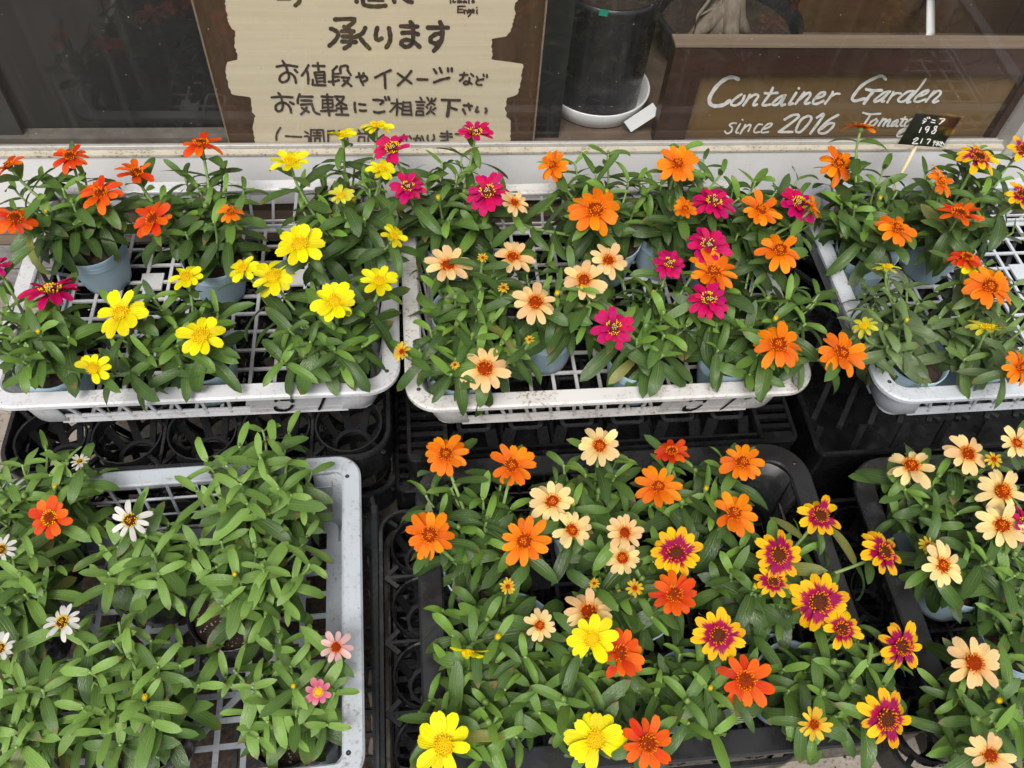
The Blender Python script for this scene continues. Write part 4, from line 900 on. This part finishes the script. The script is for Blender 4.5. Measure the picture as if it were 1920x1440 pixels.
ZR = {'W': ZW+.0045+.082, 'B': ZB+.0045+.082, 'G': ZG+.0045+.090}
FLOORZ = {'W': ZW+.0045, 'B': ZB+.0045, 'G': ZG+.0045}
POTXY = []
NLEAF = [0, 0]
def mixc(a, b, t): return tuple(x*(1-t)+y*t for x, y in zip(a, b))
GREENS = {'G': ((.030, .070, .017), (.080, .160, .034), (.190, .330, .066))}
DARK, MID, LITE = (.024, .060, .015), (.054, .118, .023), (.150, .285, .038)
SPECS = []
def plant(*a, **k): SPECS.append((a, k))
BOUNDS = [('W', -.570, -.030, .662, 1.086), ('W', -.024, .543, .628, 1.064), ('W', .630, 1.178, .605, 1.051), ('B', -.018, .523, .184, .586), ('B', .576, 1.116, .149, .551), ('G', -.637, -.087, .190, .609)]
def build_plant(bxy, label, key, fol, flowers=(), pot=None, shoots=9, hf=.10, buds=0, tone=0.0, broad=False, group='zinnias in blue pots', seed=0, droop=0.0, lsz=1.0, grey=0.0):
    rr = random.Random(hash((round(fol[0]), round(fol[1]), seed)) & 0xffffff)
    zr, zf0 = ZR[key], FLOORZ[key]; blue = key != 'G'
    if key == 'W': shoots += 3; lsz *= 1.05
    if key == 'G': shoots += 5; lsz *= 1.03
    cx, cy, rx, ry = fol
    if key == 'G': rx *= 1.12; ry *= 1.10
    b = Vector((bxy[0], bxy[1], zr))
    t = thing('potted_zinnia', label, 'potted plant', (b.x, b.y, zf0), 0, group)
    base = Vector((b.x, b.y, zf0))
    obj('pot', rr.choice(POTS[blue]), t, (0, 0, 0), (R(rr.uniform(-2, 2)), R(rr.uniform(-2, 2)), rr.uniform(0, 6.28)))
    obj('soil', SOIL[blue], t, (0, 0, zr-zf0-.013), (0, 0, rr.uniform(0, 6)))
    sb = MB(); soilp = Vector((b.x, b.y, zr-.012))
    tips = []
    for fl in flowers:
        x, y, d, ty = fl[:4]; tl = (fl[4][0]+rr.uniform(-.16, .16), fl[4][1]+(rr.uniform(-.05, .22) if abs(fl[4][1]) < .5 else 0)); h = fl[5] if len(fl) > 5 else hf+rr.uniform(-.012, .018)
        p = P(x, y, zr+h); tips.append((p, 'flower', (d*depth(p)/F, ty, tl)))
    for k in range(shoots):
        f = math.sqrt((k+.6)/shoots); a = k*2.39996+rr.uniform(-.3, .3)
        h = hf*(.80-.42*f*f)+rr.uniform(-.018, .018); p = P(cx+rx*f*math.cos(a), cy+ry*f*math.sin(a), zr+h)
        tips.append((p, 'bud' if k < buds else 'shoot', None))
    up = Vector((0, 0, 1))
    for (p, kind, info) in tips:
        p.y = min(p.y, WY-.045)
        out = p-soilp; off = Vector((out.x, out.y, 0)); off = off*(min(.018, off.length)/max(off.length, 1e-4))+Vector((rr.uniform(-.006, .006), rr.uniform(-.006, .006), 0))
        p0 = soilp+off; L = (p-p0).length
        if kind == 'flower':
            a_, b_ = info[2]; nc = Vector((a_, -b_, -math.sqrt(max(.02, 1-a_*a_-b_*b_)))); nrm = RW @ nc
            endd = (nrm*.6+up*.6).normalized()
        else: nrm = (up+Vector((out.x, out.y, 0))*3+Vector((rr.uniform(-.2, .2), rr.uniform(-.2, .2), 0))).normalized(); endd = nrm
        c1 = p0+(up+Vector((out.x, out.y, 0))*4*(1+droop)).normalized()*L*.40; c2 = p-endd*L*.34
        N = 12; pts = []
        for i in range(N+1):
            s = i/N; pts.append(p0*(1-s)**3+c1*3*s*(1-s)**2+c2*3*s*s*(1-s)+p*s**3)
        r0 = .0024 if kind == 'flower' else .0020
        sb.tube([q-base for q in pts], [r0*(1.15-.35*i/N) for i in range(N+1)], 6)
        cum = [0]
        for i in range(N): cum.append(cum[-1]+(pts[i+1]-pts[i]).length)
        T = cum[-1]
        def at(s):
            s = max(0, min(T, s)); i = 0
            while i < N-1 and cum[i+1] < s: i += 1
            u = (s-cum[i])/max(cum[i+1]-cum[i], 1e-6); return pts[i].lerp(pts[i+1], u), (pts[i+1]-pts[i]).normalized()
        spos = T-(rr.uniform(.016, .026) if kind == 'flower' else .003); az = rr.uniform(0, 3.14); k = 0 if kind != 'flower' else 1
        while spos > {'W': .019, 'B': .012, 'G': .013}[key] and k < 7:
            q, dr = at(spos); ax = (dr+up*.5).normalized(); e1 = ax.orthogonal().normalized(); e2 = ax.cross(e1)
            for sgn in (0, math.pi):
                if k >= 2 and rr.random() < .12: continue
                an = az+sgn+rr.uniform(-.25, .25); rad = e1*math.cos(an)+e2*math.sin(an)
                ln = (rr.uniform(.026, .040) if k == 0 else rr.uniform(.038, .056) if k == 1 else rr.uniform(.046, .070))*lsz
                el = R((rr.uniform(12, 42) if k == 0 else rr.uniform(0, 26) if k == 1 else rr.uniform(-22, 20)) if broad else (rr.uniform(20, 50) if k == 0 else rr.uniform(6, 34) if k == 1 else rr.uniform(-22, 24)))-droop*.5
                d = (rad*math.cos(el)+ax*math.sin(el)).normalized(); n = (ax*math.cos(el)-rad*math.sin(el)).normalized()
                if k >= 1: d = (d+Vector((0, 0, -.12*rr.random()))).normalized(); n = (n-d*n.dot(d)).normalized()
                y_ = n.cross(d).normalized(); roll = R(rr.uniform(-22, 22)); n2 = n*math.cos(roll)+y_*math.sin(roll); y2 = n2.cross(d)
                tipz = q+d*ln
                if tipz.y > WY-.012: continue
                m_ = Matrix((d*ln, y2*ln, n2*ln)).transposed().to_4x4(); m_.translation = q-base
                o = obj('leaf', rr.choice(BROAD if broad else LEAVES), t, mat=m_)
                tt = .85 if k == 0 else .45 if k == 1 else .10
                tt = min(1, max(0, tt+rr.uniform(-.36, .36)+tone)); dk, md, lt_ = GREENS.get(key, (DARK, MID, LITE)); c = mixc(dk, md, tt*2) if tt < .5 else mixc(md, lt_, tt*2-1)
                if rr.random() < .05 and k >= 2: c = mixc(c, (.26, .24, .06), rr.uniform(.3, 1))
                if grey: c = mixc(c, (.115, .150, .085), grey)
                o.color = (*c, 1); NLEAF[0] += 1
            spos -= (rr.uniform(.018, .027) if k else rr.uniform(.010, .016))*(1.25 if broad else 1); az += math.pi/2+rr.uniform(-.2, .2); k += 1
        if kind == 'flower':
            dia, ty, tl = info; R_ = dia/2*1.13
            m_ = frame_from(nrm, rr.uniform(0, 6.28)) @ Matrix.Scale(R_, 4); m_.translation = p-base
            fo = obj('flower', disc_of(ty, rr.randrange(2)), t, mat=m_)
            fo['label'] = BLOOM[ty]
            st, lo, hi = STYLE[ty]; n = rr.randint(lo, hi); pm = petals_of(ty)
            age = rr.random(); layers = [(n, 0, 1.0, R(rr.uniform(-6, 16)))] if ty != 'magenta' else [(n-7, 0, 1.0, R(3)), (7, .3, .80, R(19))]
            for (cnt, ph, sc, el) in layers:
                for i in range(cnt):
                    a = ph+2*math.pi*(i+rr.uniform(-.16, .16))/cnt; s_ = sc*rr.uniform(.82, 1.05)
                    if rr.random() < (.10 if age > .75 else .02): continue
                    mm = Matrix.Rotation(a, 4, 'Z') @ Matrix.Rotation(-(el+R(rr.uniform(-11, 9))+(R(7) if i % 2 else 0)), 4, 'Y') @ Matrix.Rotation(R(rr.uniform(-10, 10)), 4, 'X')
                    mm = mm @ Matrix.Diagonal((s_, s_*rr.uniform(.9, 1.12), s_, 1)); mm.translation = (0, 0, -.02+(i % 2)*.030+(0.04 if sc < 1 else 0))
                    obj('petal', rr.choice(pm), fo, mat=mm); NLEAF[1] += 1
        elif kind == 'bud' or rr.random() < .25:
            s_ = rr.uniform(.005, .0075) if kind == 'bud' else rr.uniform(.0028, .0042); m_ = frame_from(nrm, 0) @ Matrix.Scale(s_, 4); m_.translation = p-base+nrm*.002
            obj('bud', BUDS[1] if kind == 'bud' and rr.random() < .35 else BUDS[2], t, mat=m_)
    obj('stem', sb.mesh('stem', 'stem', True), t)
    return t
O, RO, Y, MG, PE, CR, BI, SY_, WH = 'orange', 'redorange', 'yellow', 'magenta', 'peach', 'cream', 'bicolor', 'smallyellow', 'white'
flat = (.05, .80); side = (.05, .93)
# ---- crate under the black board
plant('blue-potted zinnia with red-orange blooms at the far corner of the orange and yellow crate', 'W', (115, 385, 105, 75), [(18,313,62,RO,(-.2,.7)), (132,295,62,RO,(0,.55)), (190,365,74,RO,(.1,.5)), (28,410,66,RO,(.55,.3))], (170,452), 11, .10, 2)
plant('blue-potted zinnia with red-orange blooms in front of the black board, beside the yellow one', 'W', (365,385,105,80), [(378,271,74,RO,(.1,.82)), (256,326,70,RO,(0,.45)), (290,413,78,RO,(-.05,.25)), (433,398,44,O,(.1,.45))], (395,478), 11, .11, 3)
plant('tall yellow zinnia in a blue pot below the painted sign', 'W', (645,385,90,80), [(545,305,72,Y,(0,.75)), (642,256,56,Y,(0,.82)), (706,237,58,Y,(.1,.85)), (640,368,46,'paleyellow',(0,.5)), (715,318,50,Y,(.1,.6)), (563,460,88,Y,(-.1,.2)), (738,443,50,Y,(.5,.4))], (655,470), 10, .125, 1)
plant('magenta zinnia in a blue pot at the open corner of the orange and yellow crate', 'W', (55,620,95,85), [(97,548,102,MG,(0,.88)), (-6,500,50,MG,(-.2,.7))], (85,682), 11, .10, 2, tone=.05)
plant('blue-potted yellow zinnia beside the magenta one, spilling towards the front rim', 'W', (310,615,110,85), [(228,588,96,Y,(-.1,.45)), (378,632,90,Y,(.1,.4)), (350,520,66,Y,(.1,.65)), (175,692,64,Y,(.1,.2))], (368,702), 12, .09, 2)
plant('blue-potted yellow zinnia in the front corner next to the soiled white crate', 'W', (605,620,115,85), [(628,567,80,Y,(.1,.35)), (512,520,78,Y,(0,.4)), (712,528,68,Y,(.1,.4)), (456,504,60,Y,(-.3,.5))], (622,690), 13, .10, 1)
# ---- soiled white crate
plant('magenta zinnia in a blue pot under the painted sign', 'W', (850,360,100,80), [(737,280,74,MG,(-.1,.4)), (891,250,66,MG,(0,.65)), (765,352,66,MG,(-.1,.45)), (915,362,82,MG,(0,.25))], (850,452), 11, .12, 2)
plant('orange zinnia in a blue pot behind the peach ones, below the round basin', 'W', (1115,360,110,85), [(1038,311,58,O,(-.5,.3)), (1116,395,96,O,(0,.2)), (964,382,58,PE,(.3,.3))], (1148,446), 11, .12, 2)
plant('budding zinnia with orange and magenta blooms below the framed sign', 'W', (1300,360,120,80), [(1270,308,72,O,(0,.25)), (1284,392,46,O,(0,.35)), (1338,380,76,MG,(0,.55))], (1295,445), 13, .12, 4)
plant('zinnia with magenta and orange blooms at the crate corner next to the price card crate', 'W', (1450,400,90,90), [(1425,395,76,O,(.1,.25)), (1496,384,80,MG,(.05,.5)), (1522,392,50,O,(.75,.2)), (1462,470,84,O,(.1,.4))], (1420,455), 10, .115, 2)
plant('peach zinnia beside the pale wall of the soiled crate, second row', 'W', (880,545,95,70), [(840,500,84,PE,(0,.35)), (962,484,72,PE,(.1,.3)), (905,484,22,SY_,(0,.5)), (944,540,22,SY_,(0,.5))], (870,585), 10, .10, 3)
plant('peach zinnia with open blooms in the middle of the soiled crate', 'W', (1070,540,90,75), [(1004,568,82,PE,(.1,.35)), (1095,527,80,PE,(-.05,.2)), (1140,490,70,PE,(.1,.4))], (1030,605), 10, .10, 2)
plant('peach zinnia in the front corner of the soiled crate, trailing over its rim', 'W', (880,660,100,70), [(909,692,88,PE,(0,.3)), (755,660,40,SY_,(-.45,.2)), (993,637,18,SY_,(0,.4)), (853,684,18,SY_,(0,.4))], (838,722), 11, .085, 3)
plant('magenta zinnia in a pale blue pot at the front rim of the soiled crate', 'W', (1225,590,85,85), [(1150,615,78,MG,(0,.15)), (1254,495,62,MG,(0,.4)), (1328,462,80,MG,(0,.5))], (1208,690), 11, .10, 3)
plant('large orange zinnia at the front corner of the soiled crate facing the cool white crate', 'W', (1430,600,125,105), [(1460,647,92,O,(0,.25)), (1578,663,86,O,(.05,.2)), (1336,512,88,O,(0,.5)), (1328,563,78,MG,(.05,.35))], (1385,682), 17, .095, 3)
# ---- cool white crate
plant('orange zinnia in a blue pot just below the price card', 'W', (1630,380,90,80), [(1615,239,60,O,(0,.95),.165), (1572,308,74,O,(0,.4)), (1681,429,70,O,(.1,.4))], (1598,468), 11, .115, 2)
plant('zinnia with orange and yellow-tipped crimson blooms against the white jamb', 'W', (1820,370,120,90), [(1762,342,62,O,(.5,.3)), (1834,297,76,BI,(0,.6)), (1798,403,80,RO,(.1,.7)), (1916,282,60,BI,(.3,.4)), (1915,366,60,BI,(.1,.3))], (1770,440), 14, .125, 3)
plant('wilting pale yellow zinnia with greyish leaves in the corner of the cool white crate', 'W', (1680,600,90,85), [(1664,502,46,'paleyellow',(0,.85)), (1621,612,48,'paleyellow',(-.4,.6))], (1705,688), 13, .085, 3, tone=.12, droop=.6, grey=.6)
plant('limp zinnia with orange and pale yellow blooms, cropped end of the white crate', 'W', (1850,590,100,100), [(1855,538,88,O,(0,.2)), (1815,505,58,Y,(0,.6)), (1812,484,60,RO,(0,.7)), (1850,617,68,'paleyellow',(.0,.93)), (1914,690,66,O,(.1,.2))], (1845,700), 14, .09, 2, tone=.05, droop=.4, grey=.3)
# ---- pale grey crate
GG = 'leafy plants in black pots'
plant('leafy zinnia with one vermilion bloom in the far corner of the grey crate', 'G', (80,920,110,75), [(95,971,74,'vermilion',(0,.2)), (150,866,34,WH,(.3,.7))], (70,985), 12, .10, 2, .14, True, GG, lsz=1.0)
plant('tall bloomless leafy plant at the back rim of the grey crate', 'G', (480,890,110,85), [], (510,985), 14, .15, 1, .22, True, GG, lsz=1.0)
plant('leafy zinnia with one white bloom in the middle of the grey crate', 'G', (270,1040,90,85), [(245,976,72,WH,(0,.3))], (275,1075), 12, .10, 2, .18, True, GG, lsz=1.0)
plant('bloomless leafy plant between the white-flowered one and the crate side', 'G', (470,1060,120,90), [], (435,1140), 15, .11, 3, .20, True, GG, lsz=1.0)
plant('leafy zinnia with white blooms cut off by the picture edge', 'G', (20,1080,80,80), [(4,1030,52,WH,(0,.3)), (4,1216,56,WH,(0,.3))], (30,1140), 10, .10, 2, .14, True, GG, lsz=1.0)
plant('leafy zinnia with one ragged white bloom near the front rim of the grey crate', 'G', (230,1275,130,120), [(118,1168,68,WH,(0,.4))], (265,1365), 18, .11, 4, .20, True, GG, lsz=1.0)
plant('pink-flowered zinnia with speckled leaves in the front corner of the grey crate', 'G', (530,1290,100,105), [(630,1214,60,'blush',(.2,.3)), (597,1297,50,'pink',(0,.2))], (545,1350), 13, .085, 2, .20, True, GG, lsz=.92)
plant('bloomless leafy plant in the front corner of the grey crate at the picture edge', 'G', (40,1335,80,95), [], (20,1385), 11, .09, 1, .18, True, GG, lsz=1.0)
# ---- packed black crate
plant('orange zinnia in a blue pot at the far corner of the packed black crate', 'B', (890,970,110,85), [(836,852,80,O,(.1,.3)), (960,873,84,O,(0,.3)), (806,1003,86,O,(0,.2)), (983,1014,94,O,(0,.15))], (880,1060), 13, .10, 2)
plant('cream zinnia at the back rim of the packed black crate', 'B', (1100,925,100,75), [(1125,836,76,CR,(.05,.25)), (1036,941,82,CR,(0,.2)), (1072,994,72,CR,(.05,.25)), (1170,1000,70,PE,(.2,.4)), (1167,1046,66,CR,(0,.2))], (1100,985), 11, .11, 2)
plant('orange zinnia in the back of the packed black crate beside the cream one', 'B', (1300,920,95,75), [(1234,913,80,O,(.1,.3)), (1392,868,78,O,(0,.3)), (1376,963,84,O,(.1,.3)), (1260,848,60,RO,(0,.75),.08)], (1300,985), 11, .10, 3)
plant('zinnia with one crimson-centred bloom and a red-orange one, middle of the packed crate', 'B', (1180,1090,100,75), [(1268,1037,92,BI,(0,.15)), (1264,1115,86,RO,(0,.5)), (1190,1103,32,SY_,(.1,.3)), (1114,1094,20,SY_,(0,.5))], (1190,1130), 12, .09, 4)
plant('zinnia with one drooping yellow bloom along the end of the packed crate', 'B', (910,1200,105,85), [(880,1220,66,Y,(0,-.85),.085), (952,1100,30,SY_,(0,.3)), (1012,1172,56,CR,(0,.2))], (950,1240), 13, .085, 3)
plant('yellow zinnia in the front corner of the packed black crate', 'B', (895,1350,110,80), [(833,1397,108,Y,(0,.1))], (930,1370), 14, .085, 3, tone=.05)
plant('zinnia mix with yellow and red-orange blooms in the middle front of the packed crate', 'B', (1085,1290,110,95), [(1110,1197,88,Y,(.05,.15)), (1163,1225,88,RO,(.25,.2)), (1104,1148,92,PE,(0,.45)), (1116,1386,104,Y,(0,.1)), (1214,1393,94,RO,(0,.15))], (1110,1330), 14, .095, 3)
plant('zinnia with crimson-centred yellow blooms leaning over the crate side', 'B', (1440,1080,110,85), [(1538,968,78,BI,(.05,.4)), (1460,1041,88,BI,(0,.2)), (1449,1090,64,BI,(.1,.3)), (1535,1128,104,BI,(0,.1)), (1657,1036,86,BI,(.45,.25))], (1425,1120), 12, .10, 3)
plant('zinnia with one bicolour and one red-orange bloom at the front of the packed crate', 'B', (1310,1290,95,95), [(1346,1190,92,BI,(0,.1)), (1397,1276,98,RO,(.05,.2))], (1300,1305), 13, .095, 3)
plant('zinnia with large crimson-centred blooms at the front corner of the packed crate', 'B', (1570,1280,115,95), [(1577,1180,74,BI,(.1,.4)), (1690,1212,88,BI,(.3,.2)), (1662,1347,102,BI,(0,.1)), (1525,1358,62,SY_,(0,.15))], (1500,1310), 15, .09, 4)
# ---- cream and peach crate
plant('cream zinnia at the back of the cropped black crate', 'B', (1760,930,110,80), [(1708,875,84,CR,(-.1,.45)), (1813,852,80,PE,(.2,.45)), (1905,832,66,CR,(0,.4)), (1863,862,32,SY_,(0,.3)), (1878,922,86,CR,(.1,.3))], (1760,985), 13, .105, 3)
plant('cream and magenta zinnia in the cropped black crate at the picture edge', 'B', (1880,1040,90,80), [(1878,986,84,CR,(-.2,.3)), (1916,985,70,MG,(.3,.3)), (1765,1060,80,CR,(0,.25)), (1741,1024,34,SY_,(0,.4))], (1810,1075), 12, .10, 3)
plant('peach zinnia at the front of the cropped black crate', 'B', (1850,1320,100,110), [(1825,1243,94,PE,(0,.15)), (1855,1416,80,PE,(-.1,.35))], (1880,1350), 15, .10, 3)
plant('bloomless zinnia in a tilted blue pot at the picture edge of the cropped black crate', 'B', (1915,1160,60,70), [], (1865,1170), 7, .07, 1)

pos = []
for a, k in SPECS:
    p = P(*a[4], ZR[a[1]]); c = [q for q in BOUNDS if q[0] == a[1]]
    bb = min(c, key=lambda q: max(q[1]-p.x, 0, p.x-q[2])+max(q[3]-p.y, 0, p.y-q[4])); pos.append([p.x, p.y, bb])
for it_ in range(80):                                    # pots stand side by side inside their crate
    for i in range(len(pos)):
        for j in range(i):
            dx, dy = pos[i][0]-pos[j][0], pos[i][1]-pos[j][1]; d = math.hypot(dx, dy); mn = .106 if SPECS[i][0][1] == 'G' else .093
            if 1e-5 < d < mn:
                f = (mn-d)/d*.5; pos[i][0] += dx*f; pos[i][1] += dy*f; pos[j][0] -= dx*f; pos[j][1] -= dy*f
    for q in pos:
        b = q[2]; mg_ = .074 if b[0] == 'W' else .080
        q[0] = min(max(q[0], b[1]+mg_), b[2]-mg_); q[1] = min(max(q[1], b[3]+mg_), b[4]-mg_)
for q, (a, k) in zip(pos, SPECS): build_plant(q, *a, **k)

# ------------------------------------------------------------------ price card
PYc = 0.985
pc = thing('price_card', 'black handwritten price card in a clear sleeve on a wooden stick', 'price card', (0, 0, 0))
g2 = lambda x, y: PYs(1680+x/8, 150+y/8, PYc)
quad = [g2(300,505), g2(975,565), g2(690,1015), g2(30,960)]; slv = [g2(283,443), g2(1037,537), g2(690,1082), g2(-30,1000)]
def slab(pts, y0, y1):
    mb = MB(); mb.add([(p.x, y0, p.z) for p in pts]+[(p.x, y1, p.z) for p in pts], [(3,2,1,0),(4,5,6,7),(0,1,5,4),(1,2,6,5),(2,3,7,6),(3,0,4,7)]); return mb
obj('card', slab(quad, PYc, PYc+.0008).mesh('card', 'black_card'), pc)
obj('clear_sleeve', slab(slv, PYc-.0006, PYc+.0016).mesh('clear_sleeve', 'sleeve'), pc)
obj('lettering', stroke_mesh(PR, lambda x, y: PYs(x, y, PYc), (0, -1, 0), 0.0010).mesh('lettering', 'chalk_white'), pc)
a = PYs(1724, 262, PYc+.004); b = PYs(1676, 352, PYc-.004); e = b+(b-a).normalized()*.085
mb = MB(); mb.tube([a, b, e], 0.0026, 8); obj('stick', mb.mesh('stick', 'bamboo', True), pc)

# ------------------------------------------------------------------ litter on the pavement
mb = MB(); r3 = random.Random(21)
for k in range(900):
    x, y = r3.uniform(-.85, 1.2), r3.choice((r3.uniform(.10, .62), r3.uniform(.10, .24), r3.uniform(.6, 1.08))); s_ = r3.uniform(.0008, .0034)*(1 if r3.random() < .9 else 1.8); a = r3.uniform(0, 6.28)
    c, sn = math.cos(a)*s_, math.sin(a)*s_
    mb.add([(x+c, y+sn, .0006), (x-sn*.9, y+c*.8, .0006), (x-c*.8, y-sn, .0006), (x+sn*.3, y-c*.2, s_*.9)], [(0,1,3),(1,2,3),(2,0,3)], k % 2)
tag(obj('soil_crumbs', mb.mesh('soil_crumbs', ['soil', 'grit'])), 'spilled soil crumbs scattered over the pavement', 'soil', kind='stuff')
mb = MB(); nx, ny = 26, 20; vs = []
for j in range(ny+1):
    for i in range(nx+1):
        e_ = min(i, nx-i, j, ny-j); vs.append((-.70+.60*i/nx+r3.uniform(-.006, .006), .14+.52*j/ny+r3.uniform(-.006, .006), .0012+(r3.uniform(.0005, .010) if e_ > 0 else 0)))
mb.add(vs, [(j*(nx+1)+i, j*(nx+1)+i+1, (j+1)*(nx+1)+i+1, (j+1)*(nx+1)+i) for j in range(ny) for i in range(nx)])
tag(obj('spilled_soil', mb.mesh('spilled_soil', plain('dirt', (0.060, 0.042, 0.029), 0.95, 140, 0.6, 1.0), True)), 'brown spilled soil on the pavement under the grey crates', 'soil', kind='stuff')
